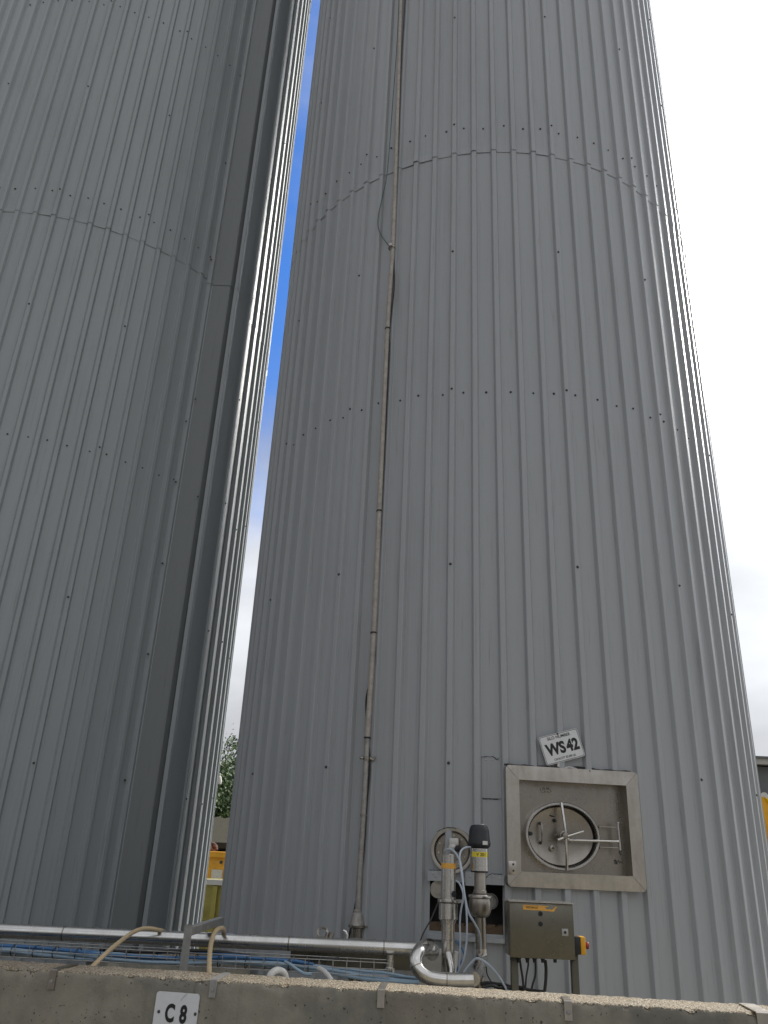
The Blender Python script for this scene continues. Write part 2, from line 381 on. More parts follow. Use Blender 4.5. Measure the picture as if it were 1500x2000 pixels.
def leaf_mat():
    m, t, b = material('leaves'); N = NT(t); g = N.n('ShaderNodeObjectInfo'); ge = N.n('ShaderNodeNewGeometry')
    c = N.ramp(ge.outputs['Random Per Island'], [(0, (.02, .045, .010)), (.6, (.05, .10, .02)), (1, (.11, .18, .04))])
    N.l(c, b.inputs['Base Color']); b.inputs['Roughness'].default_value = .6
    b.inputs['Transmission Weight'].default_value = 0
    return m
M_leaf = leaf_mat()

# ------------------------------------------------------------------ ground
g = MB(); g.add([(-700, -300, 0), (700, -300, 0), (700, 1200, 0), (-700, 1200, 0)], [(0, 1, 2, 3)])
tag(build('ground', g, M_ground), kind='structure')

# ------------------------------------------------------------------ ribbed cladding
RIB = [(-.0395, 0), (-.0345, .002), (-.0205, .0325), (-.0165, .0355), (.0165, .0355), (.0205, .0325), (.0345, .002), (.0395, 0)]
ROWS = [1.6 + q for q in (-2.61, -1.0, .6102, 2.1631, 3.8121, 5.3609, 7.0154, 8.7314, 10.35)]
LAP = 1.6 + 6.655
def clad_mesh(C, R, phi0, a0, a1, zs, dr, cuts=(), edge_jit=0.0, seed=0):
    """ribbed sheet wrapped round the axis at C from angle a0 to a1; phi measured from -Y towards +X"""
    rnd = random.Random(seed)
    pts = []                         # (phi, dr, arc)
    k0 = int(math.floor((a0 - phi0) * R / .2)) - 1; k1 = int(math.ceil((a1 - phi0) * R / .2)) + 1
    for k in range(k0, k1 + 1):
        for s, h in RIB:
            ph = phi0 + (k * .2 + s) / R
            if a0 <= ph <= a1: pts.append((ph, h, k * .2 + s, k))
    def prof(ph):
        a = (ph - phi0) * R; k = round(a / .2); s = a - k * .2
        for i in range(len(RIB) - 1):
            if RIB[i][0] <= s <= RIB[i + 1][0]:
                t = (s - RIB[i][0]) / (RIB[i + 1][0] - RIB[i][0]); return RIB[i][1] * (1 - t) + RIB[i + 1][1] * t
        return 0.0
    for ph in [a0, a1] + [c for q in cuts for c in q[:2]]:
        pts.append((ph, prof(ph), (ph - phi0) * R, round((ph - phi0) * R / .2)))
    pts.sort()
    zl = sorted(set([round(z, 4) for z in zs] + [round(z, 4) for q in cuts for z in q[2:4]]))
    jit = {}
    me_v = []; me_f = []; me_uv = []
    for zi, z in enumerate(zl):
        for (ph, h, s, k) in pts:
            sheet = math.floor((s + .001) / 1.0)
            if sheet not in jit: jit[sheet] = (rnd.uniform(-1, 1), rnd.uniform(0, 1))
            zz = z; rr = R + h + dr
            if edge_jit and zi == 0: zz += jit[sheet][0] * edge_jit; rr += .001 + edge_jit * jit[sheet][1] * (.5 + .5 * math.sin(s * 9 + sheet))
            me_v.append(Vector((C[0] + rr * math.sin(ph), C[1] - rr * math.cos(ph), zz))); me_uv.append((s, zz))
    n = len(pts)
    for zi in range(len(zl) - 1):
        zc = (zl[zi] + zl[zi + 1]) / 2
        for i in range(n - 1):
            pc = (pts[i][0] + pts[i + 1][0]) / 2
            if pts[i + 1][0] - pts[i][0] < 1e-7: continue
            if any(q[0] < pc < q[1] and q[2] < zc < q[3] for q in cuts): continue
            me_f.append((zi * n + i, zi * n + i + 1, (zi + 1) * n + i + 1, (zi + 1) * n + i))
    return me_v, me_f, me_uv
def build_uv(name, data, mat, parent):
    v, f, uv = data; base = origin(parent); me = bpy.data.meshes.new(name)
    me.from_pydata([tuple(q - base) for q in v], [], f)
    L = me.uv_layers.new(name='UVMap')
    for lp in me.loops: L.data[lp.index].uv = uv[lp.vertex_index]
    me.materials.append(mat); me.validate()
    o = bpy.data.objects.new(name, me); col.objects.link(o); o.parent = parent; return o
def screw_mesh():
    mb = MB(); mb.lathe((0, 0, 0), (0, -1, 0), [(-.002, .0115), (.0015, .0115), (.0022, .008), (.0023, .0065), (.008, .0062), (.0095, .004)], 8)
    me = bpy.data.meshes.new('screw'); me.from_pydata([tuple(q) for q in mb.v], [], mb.f); me.materials.append(M_screw); return me
SCR = screw_mesh()
def screw(parent, C, r, ph, z, sc=1.0):
    o = bpy.data.objects.new('screw', SCR); col.objects.link(o); o.parent = parent
    o.location = Vector((C[0] + r * math.sin(ph), C[1] - r * math.cos(ph), z)) - origin(parent); o.rotation_euler = (0, 0, ph); o.scale = (sc, sc, sc)
    return o
ZTOP = 21.0

# ---- right silo (the numbered one)
C1 = (1.15804, 8.41572); R1 = 2.476; PH1 = -.2447
def cyl_hit(x, y, C=C1, R=R1):
    d = ray(x, y); a = d.x ** 2 + d.y ** 2; b = -2 * (d.x * C[0] + d.y * C[1]); c = C[0] ** 2 + C[1] ** 2 - R * R
    t = (-b - math.sqrt(max(b * b - 4 * a * c, 0))) / (2 * a); p = CAM + d * t
    return p, math.atan2(p.x - C[0], -(p.y - C[1]))
def radial(C, r, ph, z): return Vector((C[0] + r * math.sin(ph), C[1] - r * math.cos(ph), z))
silo = empty('silo', (C1[0], C1[1], 0), 'tall round ribbed grey silo with square hatch and upright pipe, right of the sky gap', 'silo', 'ribbed grey silos')

PHH = .113
HP = Plane(radial(C1, 2.518, PHH, 0), (math.sin(PHH), -math.cos(PHH), 0))   # face of the hatch frame
outer = [HP.uv(*q) for q in ((987, 1493), (1244, 1508), (1265, 1743), (992, 1732))]
inner = [HP.uv(*q) for q in ((1014, 1524), (1221.5, 1533), (1237, 1711), (1017.5, 1703))]
# true rectangle from the mean of opposite edges
def rect(q): return ((q[0][0] + q[3][0]) / 2, (q[1][0] + q[2][0]) / 2, (q[2][1] + q[3][1]) / 2, (q[0][1] + q[1][1]) / 2)
OU0, OU1, OV0, OV1 = rect(outer); IU0, IU1, IV0, IV1 = rect(inner)
print('hatch outer', OU0, OU1, OV0, OV1, 'inner', IU0, IU1, IV0, IV1)
def phi_of(p, C=C1): return math.atan2(p.x - C[0], -(p.y - C[1]))
hatch_cut = (phi_of(HP.P(OU0 + .05, 0)), phi_of(HP.P(OU1 - .05, 0)), OV0 + .05, OV1 - .05)
h0, ha = cyl_hit(840, 1720); h1, hb = cyl_hit(983, 1826)
hole_cut = (ha, hb, h1.z, h0.z)
port_c, port_ph = cyl_hit(884, 1661)
zs_low = [0.0, 1.5, 3.1, 4.7, 6.3, LAP + .12]
lo = clad_mesh(C1, R1, PH1, -math.pi + PH1, math.pi + PH1, zs_low, 0, (hatch_cut, hole_cut), 0, 1)
tag(build_uv('cladding_sheets', lo, M_clad, silo), 'grey ribbed cladding below the stepped lap line')
up = clad_mesh(C1, R1, PH1, -math.pi + PH1, math.pi + PH1, [LAP, LAP + .10, 10, 13, 16.4], .0035, (), .006, 2)
tag(build_uv('cladding_sheets', up, M_clad, silo), 'grey ribbed cladding above the stepped lap line')
up2 = clad_mesh(C1, R1, PH1, -math.pi + PH1, math.pi + PH1, [16.3, 16.4, ZTOP], .008, (), .006, 3)
build_uv('cladding_sheets', up2, M_clad, silo)
mb = MB(); mb.lathe((C1[0], C1[1], 0), (0, 0, 1), [(ZTOP - .02, R1 + .06), (ZTOP + .02, R1 + .07), (ZTOP + .9, .25), (ZTOP + .95, .0)], 64); build('roof', mb, M_galv, silo)
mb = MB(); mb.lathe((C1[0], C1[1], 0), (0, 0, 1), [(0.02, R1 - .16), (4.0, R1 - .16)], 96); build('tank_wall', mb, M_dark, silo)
# screws: all pans on the two full rows, stitching screws on every fifth rib
def silo_screws(parent, C, R, ph0, z_full, z_stitch, amin, amax, seed):
    rnd = random.Random(seed); cnt = 0
    for k in range(-60, 60):
        phr = ph0 + k * .2 / R
        if not (amin < phr < amax): continue
        if k % 5 == 0:
            for z in sorted(set(z_full + z_stitch)):
                screw(parent, C, R + .0365 + (.003 if z > LAP else 0), phr + rnd.uniform(-.004, .004) / R, z + .03 + rnd.uniform(-.02, .02)); cnt += 1
        phm = ph0 + (k + .5 + rnd.uniform(-.08, .08)) * .2 / R
        for z in z_full:
            screw(parent, C, R + .002 + (.004 if z > LAP else 0), phm, z + rnd.uniform(-.02, .02), rnd.uniform(.72, 1.0)); cnt += 1
    print('screws', cnt)
silo_screws(silo, C1, R1, PH1, [ROWS[4], ROWS[6]], [ROWS[2], ROWS[3], ROWS[5], ROWS[7], ROWS[8]], -1.22, 1.42, 5)

# ---- left silo with its flat-sided duct
C2 = (-4.4402, 9.6751); R2 = 2.592; PH2 = .5682
silo2 = empty('silo', (C2[0], C2[1], 0), 'ribbed grey silo with flat dark duct up its side, left of the sky gap', 'silo', 'ribbed grey silos')
build_uv('cladding_sheets', clad_mesh(C2, R2, PH2, -math.pi + PH2, math.pi + PH2, zs_low, 0, (), 0, 11), M_clad2, silo2)
build_uv('cladding_sheets', clad_mesh(C2, R2, PH2, -math.pi + PH2, math.pi + PH2, [LAP, LAP + .1, 10, 13, 16.4], .003, (), .0045, 12), M_clad2, silo2)
build_uv('cladding_sheets', clad_mesh(C2, R2, PH2, -math.pi + PH2, math.pi + PH2, [16.3, 16.4, ZTOP], .008, (), .005, 13), M_clad2, silo2)
mb = MB(); mb.lathe((C2[0], C2[1], 0), (0, 0, 1), [(ZTOP - .02, R2 + .06), (ZTOP + .02, R2 + .07), (ZTOP + .9, .25), (ZTOP + .95, .0)], 64); build('roof', mb, M_galv, silo2)
silo_screws(silo2, C2, R2, PH2, [ROWS[4], ROWS[6], ROWS[8]], [ROWS[2], ROWS[3], ROWS[5], ROWS[7]], -.30, 1.02, 8)
# duct cross-section (plan), wraps against the cylinder
DP0 = [(-2.43, 8.09), (-2.402, 8.118), (-2.392, 8.112), (-2.334, 8.106), (-2.325, 8.112), (-2.318, 8.142)]
DPA = [(-2.318, 8.142), (-2.095, 8.139), (-2.080, 8.146), (-2.046, 8.215)]
DPB = [(-2.046, 8.215), (-2.038, 8.184), (-2.035, 8.180), (-1.997, 8.188), (-1.993, 8.194), (-1.986, 8.250), (-1.886, 8.476), (-1.868, 8.474), (-1.862, 8.50), (-1.895, 8.60), (-1.955, 8.86)]
def duct_mesh(DP, z0, z1, dr):
    v = []; f = []; uv = []; arc = 0; cx, cy = -2.4, 8.7
    for i, p in enumerate(DP):
        if i: arc += math.hypot(p[0] - DP[i - 1][0], p[1] - DP[i - 1][1])
        q = Vector((p[0] - cx, p[1] - cy)).normalized() * dr
        for z in (z0, z1): v.append(Vector((p[0] + q.x, p[1] + q.y, z))); uv.append((arc + 40.2, z))
    for i in range(len(DP) - 1): f.append((2 * i, 2 * i + 2, 2 * i + 3, 2 * i + 1))
    return v, f, uv
for D_, m_, l_ in ((DP0, M_clad2, 'grey cover strip where the duct meets the ribs'), (DPA, M_duct_shade, 'flat front sheet of the duct, shade painted into its grey'), (DPB, M_duct_lift, 'side sheet of the duct with one raised rib')):
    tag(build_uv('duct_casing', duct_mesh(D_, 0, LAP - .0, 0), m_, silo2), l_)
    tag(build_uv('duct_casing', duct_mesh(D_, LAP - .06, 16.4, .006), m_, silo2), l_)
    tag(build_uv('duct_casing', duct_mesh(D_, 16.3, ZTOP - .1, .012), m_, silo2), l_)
for (x, y) in ((438, 320), (413, 508), (455, 545), (381, 778), (364, 824), (344, 942), (393, 969), (318, 1101), (290, 1278), (245, 1524), (543, 105)):
    p = atY(x, y, 8.10) if x < 440 and x > 200 else None
    if p is None: continue
    # find hit with either duct faces: use plane Y of first duct face
    o = bpy.data.objects.new('screw', SCR); col.objects.link(o); o.parent = silo2
    o.location = Vector((min(max(p.x, -2.38), -2.09), 8.085 if p.x < -2.33 else 8.115, p.z)) - origin(silo2)
# screws down the lit edge
for z in (2.2, 3.9, 5.4, 7.0, 8.7, 10.4, 12.0):
    for a in (1.28, 1.44, 1.60):
        if random.random() < .8: screw(silo2, C2, R2 + .0365, PH2 + round((a - PH2) * R2 / .2) * .2 / R2, z + random.uniform(-.15, .15))

# ------------------------------------------------------------------ hatch on the right silo
def ring_frame(mb, P, o, i, w0, w1, rad=.03):
    """rectangular ring, o and i = (u0,u1,v0,v1)"""
    def rr(u0, u1, v0, v1, r, n=5):
        q = []
        for cx, cy, a in ((u1 - r, v1 - r, 0), (u0 + r, v1 - r, 90), (u0 + r, v0 + r, 180), (u1 - r, v0 + r, 270)):
            for k in range(n + 1): t = R_(a + 90 * k / n); q.append((cx + r * math.cos(t), cy + r * math.sin(t)))
        return q
    A = rr(*o, rad); B = rr(*i, .004); n = len(A)
    lv = [(A, w0), (A, w1 - .006), ([(a[0] * .985 + b[0] * .015, a[1] * .985 + b[1] * .015) for a, b in zip(A, B)], w1), (B, w1 + .004), (B, w1 - .10)]
    vs = [P.P(u, v, w) for q, w in lv for u, v in q]; fs = []
    for L in range(len(lv) - 1):
        for k in range(n): fs.append((L * n + k, L * n + (k + 1) % n, (L + 1) * n + (k + 1) % n, (L + 1) * n + k))
    mb.add(vs, fs)
mb = MB(); ring_frame(mb, HP, (OU0, OU1, OV0, OV1), (IU0, IU1, IV0, IV1), -.055, 0)
fr = build('hatch_frame', mb, M_ss, silo)
# mitre seams of the frame, raised weld beads
for a, b in (((IU0, IV1), (OU0 + .012, OV1 - .012)), ((IU1, IV1), (OU1 - .012, OV1 - .012)), ((IU1, IV0), (OU1 - .012, OV0 + .012)), ((IU0, IV0), (OU0 + .012, OV0 + .012))):
    m2 = MB(); m2.tube([HP.P(a[0], a[1], .0035), HP.P(b[0], b[1], .0005)], .0022, 6); build('weld_seam', m2, M_ssd, fr)
mb = MB(); mb.prism([(IU0 - .01, IV0 - .01), (IU1 + .01, IV0 - .01), (IU1 + .01, IV1 + .01), (IU0 - .01, IV1 + .01)], HP, -.115, -.10)
bp = build('back_plate', mb, M_ssd, silo)
mb = MB(); mb.tube([HP.P(IU1 - .028, IV0 + .01, -.099), HP.P(IU1 - .03, IV1 - .03, -.099)], .003, 6); mb.tube([HP.P(IU0 + .02, IV0 + .01, -.099), HP.P(IU0 + .02, IV1 - .02, -.099)], .002, 6)
build('weld_seam', mb, M_ssd, bp)
# hinge plate on frame's lower left, black sealant along top
hp = HP.uv(1000.5, 1695)
mb = MB(); mb.box(HP.P(hp[0], hp[1], .003), (.055, .085, .006), HP.M(), .002); hg = build('fixing_plate', mb, M_ss, silo)
for dv in (-.018, .022):
    m2 = MB(); m2.lathe(HP.P(hp[0] + .006, hp[1] + dv, .006), HP.n, [(0, .008), (.003, .007)], 10); build('bolt', m2, M_screw, hg)
mb = MB(); pts = []
for k in range(26):
    u = OU0 + .0 + (OU1 - OU0 - .04) * k / 25; bumpv = .012 if 13 < k < 18 else 0
    pts.append(HP.P(u, OV1 + .002 + bumpv * math.sin((k - 13) / 5 * math.pi) + .003 * math.sin(k * 1.9), -.028))
mb.tube(pts, .0075, 6); build('sealant_strip', mb, M_rub, silo)
mb = MB(); mb.tube([HP.P(OU0 + .42, OV1 - .002, -.02), HP.P(OU0 + .475, OV1 + .010, -.018), HP.P(OU0 + .53, OV1 + .0, -.02)], .0055, 8); build('foam_bead', mb, M_wh2, silo)
# oval manway
MC = HP.uv(1103, 1632.5)            # centre
DP2 = Plane(HP.P(MC[0], MC[1], -.10), HP.n)
A_, B_ = .268, .222
def ell(a, b, w, n=64): return [DP2.P(a * math.cos(2 * math.pi * k / n), b * math.sin(2 * math.pi * k / n), w) for k in range(n)]
def ell_loft(mb, lv, n=64, cap=False):
    vs = []; fs = []
    for a, b, w in lv: vs += ell(a, b, w, n)
    for i in range(len(lv) - 1):
        for k in range(n): fs.append((i * n + k, i * n + (k + 1) % n, (i + 1) * n + (k + 1) % n, (i + 1) * n + k))
    if cap: fs.append(tuple((len(lv) - 1) * n + k for k in range(n)))
    mb.add(vs, fs)
mb = MB(); ell_loft(mb, [(A_, B_, 0), (A_, B_, .066), (A_ - .004, B_ - .004, .07), (A_ - .016, B_ - .016, .07), (A_ - .020, B_ - .020, .066), (A_ - .020, B_ - .020, 0)])
ring = build('manway_ring', mb, M_pol, silo)
mb = MB(); a, b = A_ - .026, B_ - .026
ell_loft(mb, [(a, b, -.0), (a, b, .012), (a * .96, b * .96, .022), (a * .86, b * .86, .016), (a * .6, b * .6, .010), (a * .3, b * .3, .006), (.001, .001, .004)], 64, True)
door = build('manway_door', mb, M_ssd, silo)
mb = MB(); ell_loft(mb, [(a + .005, b + .005, .001), (a + .004, b + .004, .009), (a, b, .009)]); build('gasket', mb, M_rub, door)
mb = MB(); pts = [DP2.P(-.004 + .016 * t, (B_ - .006) * (1 - 2 * t), .074 + .035 * math.sin(math.pi * t)) for t in [k / 12 for k in range(13)]]
mb.tube(pts, .010, 10); cb_ = build('cross_bar', mb, M_pol, door)
mb = MB(); hub = DP2.P(-.008, 0, .05); mb.lathe(hub, HP.n, [(-.04, .016), (.03, .016), (.032, .030), (.062, .030), (.066, .024), (.09, .018), (.092, .0)], 20); hb_ = build('hub', mb, M_ssd, door)
mb = MB(); TQ = Plane(DP2.P(0, 0, .125), HP.n); mb.tube([TQ.hit(1087.5, 1640.5, .015), TQ.hit(1103, 1635)], .0095, 10); mb.tube([TQ.hit(1104, 1634.5), TQ.hit(1140.5, 1623.5, -.012)], .0088, 10); build('tee_handle', mb, M_pol, door)
# hinge arm and hinge post
q1 = Plane(HP.P(0, 0, -.02), HP.n); arm_a = q1.hit(1113, 1641); arm_b = q1.hit(1208, 1643.5)
mb = MB(); mb.tube([DP2.P(.01, -.012, .09), arm_a, arm_b], .0095, 10); build('hinge_arm', mb, M_pol, door)
pt = q1.hit(1206.5, 1613); pb = q1.hit(1210.5, 1652)
mb = MB(); mb.tube([pt + Vector((0, 0, .012)), pt, pb, pb - Vector((0, 0, .03))], .010, 10); mb.lathe(pt + Vector((0, 0, .014)), (0, 0, 1), [(0, .015), (.012, .015), (.016, .008)], 12)
post = build('hinge_post', mb, M_pol, silo)
for y_, l_ in ((1615, 1171), (1655, 1173)):
    m2 = MB(); e0 = Plane(HP.P(0, 0, -.045), HP.n).hit(l_, y_); e1 = q1.hit(1208, y_ + 1.5); m2.tube([e0, e1], .0045, 8); m2.lathe(e0 - HP.n * .01, HP.n, [(0, .010), (.02, .009)], 8); build('hinge_lug', m2, M_ssd, post)
mb = MB(); mb.tube([pb - Vector((0, 0, .028)), pb + Vector((-.008, -.0, -.045)), pb + Vector((.006, 0, -.058))], .004, 6); build('split_pin', mb, M_rub, post)
# pull handle, boss and cleat on the door
def dpix(x, y, w=.02):
    q = Plane(DP2.P(0, 0, w), HP.n); return q.hit(x, y)
a1 = dpix(1055.5, 1608); a2 = dpix(1056.5, 1646)
mb = MB(); mb.tube([a1 - HP.n * .015, a1 + HP.n * .02, a1 * .85 + a2 * .15 + HP.n * .03, a1 * .15 + a2 * .85 + HP.n * .03, a2 + HP.n * .02, a2 - HP.n * .015], .006, 8); build('pull_handle', mb, M_ssd, door)
for q in (a1, a2):
    m2 = MB(); m2.lathe(q - HP.n * .006, HP.n, [(0, .012), (.006, .010)], 10); build('bolt', m2, M_screw, door)
bq = dpix(1079, 1657); mb = MB(); mb.lathe(bq - HP.n * .01, HP.n, [(0, .022), (.02, .020), (.024, .012), (.018, .009), (.018, 0)], 16); build('sample_boss', mb, M_ss, door)
mb = MB(); mb.lathe(bq + HP.n * .0085, HP.n, [(0, .006), (.0015, .006)], 10); build('boss_hole', mb, M_blk, door)
# marker-pen scrawl (illegible in the photo) and stains
def scrawl(strokes, P, parent, r=.0022):
    mb = MB()
    for st in strokes: mb.tube([P.hit(x, y, .0012) for x, y in st], r, 5)
    return build('marker_scrawl', mb, M_black, parent)
BPp = Plane(HP.P(0, 0, -.10), HP.n)
scrawl([[(1055, 1540), (1056, 1545)], [(1060, 1538), (1060, 1543), (1064, 1542), (1063, 1538), (1060, 1539)], [(1066, 1543), (1068, 1538), (1070, 1542)], [(1071, 1538), (1071, 1542), (1075, 1541)],
        [(1058, 1546), (1059, 1549)], [(1062, 1549), (1064, 1545), (1066, 1548)], [(1069, 1545), (1070, 1548), (1073, 1547)], [(1074, 1544), (1077, 1546)]], BPp, bp, .0016)
scrawl([[(1199, 1682), (1201, 1679), (1204, 1681), (1202, 1685), (1199, 1683)], [(1204, 1686), (1208, 1680), (1209, 1686), (1212, 1683), (1216, 1685)], [(1199, 1687), (1206, 1687)], [(1201, 1680), (1206, 1688)]], BPp, bp, .0024)
DPp = Plane(DP2.P(0, 0, .017), HP.n)
scrawl([[(1074, 1592.5), (1083, 1595)], [(1074, 1593.4), (1082, 1595.6)]], DPp, door, .003)
scrawl([[(1080, 1600), (1086, 1605)], [(1079, 1604), (1085, 1600)], [(1082, 1606), (1087, 1602)], [(1081, 1602), (1087, 1606)], [(1084, 1599), (1082, 1607)]], DPp, door, .0026)
# drain lug bottom right and dark plug left of ring
lq = dpix(1036, 1628, .05); mb = MB(); mb.lathe(lq, HP.n, [(-.02, .014), (.012, .013), (.014, .0)], 10); build('latch_lug', mb, M_rub, ring)

# ------------------------------------------------------------------ port, patches, valve opening
PN = Vector((math.sin(port_ph), -math.cos(port_ph), 0)); PP = Plane(radial(C1, R1 + .030, port_ph, port_c.z), PN)
mb = MB(); mb.lathe(PP.P(0, 0, -.10), PN, [(0, .150), (.10, .150), (.106, .147), (.106, .140), (.104, .126), (.085, .124), (.05, .122)], 48); pr = build('port_ring', mb, M_ss, silo)
mb = MB(); mb.lathe(PP.P(0, 0, -.06), PN, [(0, .121), (.045, .120), (.05, .112), (.047, .07), (.052, .066), (.052, 0)], 40); pc = build('port_cover', mb, M_ssd, silo)
mb = MB(); mb.box(PP.P(.018, .055, .03), (.06, .045, .05), PP.M(), .005); build('sensor_block', mb, M_wh2, pc)
mb = MB(); mb.lathe(PP.P(.012, .02, 0), PN, [(0, .028), (.05, .028), (.055, .02), (.06, .0)], 16); build('sensor_cap', mb, M_wh2, pc)
mb = MB(); mb.lathe(PP.P(.045, .012, 0), PN, [(0, .022), (.06, .020), (.08, .010)], 12); build('cable_gland', mb, M_rub, pc)
for k in range(10):
    t = 2 * math.pi * (k + .3) / 10; m2 = MB(); m2.lathe(PP.P(.096 * math.cos(t), .096 * math.sin(t), -.016), PN, [(0, .008), (.012, .0075), (.013, 0)], 6); build('bolt', m2, M_ss, pc)
# flat flashing patches with rivets
def patch(px, r=R1 + .0365, th=.0025, mat=M_clad, riv=(), name='patch_panel', n=8):
    p0, a0 = cyl_hit(px[0], px[1]); p1, a1 = cyl_hit(px[2], px[3]); z0, z1 = sorted((p0.z, p1.z)); v = []; f = []; uv = []
    for j, rr in enumerate((R1 + .001, r + th)):
        for zi, z in enumerate((z0, z1)):
            for k in range(n + 1):
                a = a0 + (a1 - a0) * k / n; v.append(radial(C1, rr, a, z)); uv.append(((a - PH1) * R1 + 7, z))
    def ix(j, zi, k): return (j * 2 + zi) * (n + 1) + k
    for k in range(n):
        f.append((ix(1, 0, k), ix(1, 0, k + 1), ix(1, 1, k + 1), ix(1, 1, k))); f.append((ix(0, 0, k), ix(0, 1, k), ix(0, 1, k + 1), ix(0, 0, k + 1)))
        f.append((ix(0, 0, k), ix(0, 0, k + 1), ix(1, 0, k + 1), ix(1, 0, k))); f.append((ix(0, 1, k), ix(1, 1, k), ix(1, 1, k + 1), ix(0, 1, k + 1)))
    f.append((ix(0, 0, 0), ix(1, 0, 0), ix(1, 1, 0), ix(0, 1, 0))); f.append((ix(0, 0, n), ix(0, 1, n), ix(1, 1, n), ix(1, 0, n)))
    o = build_uv(name, (v, f, uv), mat, silo)
    for (x, y) in riv:
        q, a = cyl_hit(x, y, C1, r + th); m2 = MB(); m2.lathe(q, (math.sin(a), -math.cos(a), 0), [(0, .006), (.003, .005), (.004, .0)], 8); build('rivet', m2, M_ss, o)
    return o
patch((941, 1479, 984, 1560), r=R1 + .005, riv=((949, 1484), (962, 1484), (978, 1483), (987, 1486)))
patch((942, 1562, 984, 1716), r=R1 + .0065, riv=((949, 1711), (963, 1713), (977, 1712)))
patch((838, 1700, 866, 1721), r=R1 + .0395, riv=((845, 1706), (851, 1712), (858, 1706)))
patch((910, 1702, 946, 1731), r=R1 + .0415, riv=((918, 1712), (938, 1712)))
patch((946, 1708, 984, 1729), r=R1 + .0435, riv=((962, 1712), (976, 1714)))
patch((838, 1824, 985, 1842), r=R1 + .0365)
def grime(pts, rr, label):
    mb = MB(); rg = random.Random(len(pts)); q = []
    for (xa, ya), (xb, yb) in zip(pts, pts[1:]):
        for k in range(8): q.append(cyl_hit(xa + (xb - xa) * k / 8, ya + (yb - ya) * k / 8 + rg.uniform(-.8, .8), C1, rr)[0])
    mb.tube(q, [rg.uniform(.0008, .0032) for _ in q], 5); build('sealant_bead', mb, M_rub, silo)
grime([(940, 1479), (962, 1477), (970, 1483), (976, 1481)], R1 + .011, '')
grime([(942, 1560), (960, 1561), (975, 1561)], R1 + .011, '')
grime([(944, 1717), (960, 1706), (984, 1708)], R1 + .047, '')
grime([(838, 1699), (850, 1700), (866, 1698)], R1 + .040, '')
grime([(853, 1625), (866, 1618), (880, 1616), (893, 1619)], R1 + .040, '')
# torn lining in the opening: rusty ledge, pipe stub and flange disc
mb = MB()
for k in range(26):
    a = ha + (hb - ha) * (k + .5) / 26; hgt = .05 + .035 * noise.noise(Vector((k * .45, 2, 1))) ; mb.box(radial(C1, R1 - .075, a, hole_cut[2] + hgt / 2), (.03, .14, hgt), Matrix.Rotation(a, 3, 'Z'))
build('insulation_edge', mb, M_rust, silo)
fq = Plane(radial(C1, R1 - .03, cyl_hit(856, 1735)[1], 0), (0, -1, 0)).hit(856, 1737)
mb = MB(); mb.lathe(fq, (-.25, -1, 0), [(0, .055), (.016, .055), (.016, .034), (.03, .034)], 24); build('outlet_flange', mb, M_ss, silo)
fq2 = Plane(radial(C1, R1 - .1, cyl_hit(960, 1757)[1], 0), (0, -1, 0)).hit(958, 1760)
mb = MB(); mb.lathe(fq2, (0, -1, 0), [(-.1, .05), (.03, .05), (.032, .044), (.0, .042)], 24); build('outlet_stub', mb, M_galv, silo)

# ------------------------------------------------------------------ numbered sign on the silo
SP = Plane(radial(C1, R1 + .036, PHH - .03, 0), (math.sin(PHH - .03), -math.cos(PHH - .03), 0))
def rrect(w, h, r, n=6):
    q = []
    for cx, cy, a in ((w / 2 - r, h / 2 - r, 0), (-w / 2 + r, h / 2 - r, 90), (-w / 2 + r, -h / 2 + r, 180), (w / 2 - r, -h / 2 + r, 270)):
        for k in range(n + 1): t = R_(a + 90 * k / n); q.append((cx + r * math.cos(t), cy + r * math.sin(t)))
    return q
cs = [SP.uv(*q) for q in ((1051, 1441), (1126, 1422), (1143, 1476), (1068, 1496))]
scu = sum(q[0] for q in cs) / 4; scv = sum(q[1] for q in cs) / 4
sw = (math.dist(cs[0], cs[1]) + math.dist(cs[3], cs[2])) / 2; sh = (math.dist(cs[0], cs[3]) + math.dist(cs[1], cs[2])) / 2
ang = math.atan2(cs[1][1] - cs[0][1] + cs[2][1] - cs[3][1], cs[1][0] - cs[0][0] + cs[2][0] - cs[3][0])
print('sign', sw, sh, math.degrees(ang))
def tp(q, cu, cv, a): return [(cu + x * math.cos(a) - y * math.sin(a), cv + x * math.sin(a) + y * math.cos(a)) for x, y in q]
sign = empty('number_sign', SP.P(scu, scv - sh / 2), 'tilted white plate numbered WS 42 hung above the square hatch', 'sign')
mb = MB(); mb.prism(tp(rrect(sw, sh, .018), scu, scv, ang), SP, .0, .003); build('plate', mb, M_white, sign)
mb = MB(); A = tp(rrect(sw - .008, sh - .008, .016), scu, scv, ang); B = tp(rrect(sw - .014, sh - .014, .014), scu, scv, ang); n = len(A)
mb.add([SP.P(u, v, .0036) for u, v in A + B], [(k, (k + 1) % n, n + (k + 1) % n, n + k) for k in range(n)]); build('border_line', mb, M_black, sign, flat=True)
def sgn(tx, dv, hh, bold, sxx, name='lettering', du=0, wid=None):
    cu = scu + du * math.cos(ang) - dv * math.sin(ang); cv = scv + du * math.sin(ang) + dv * math.cos(ang)
    return text_mesh(name, tx, SP, cu, cv, hh, M_black, sign, ang, bold, sxx, .003, .0006, wid)
sgn('WS', -.002, sh * .43, .045, 1, du=-sw * .165, wid=sw * .50); sgn('42', -.002, sh * .43, .045, 1, du=sw * .27, wid=sw * .32)
sgn('SILO NUMBER', sh * .37, sh * .105, .02, 1.02); sgn('CAPACITY 85,000 gal.', -sh * .385, sh * .105, .015, .82)
mb = MB(); q = SP.hit(1088.5, 1433.5, .003); mb.lathe(q, SP.n, [(0, .008), (.004, .006)], 8); build('bolt', mb, M_screw, sign)
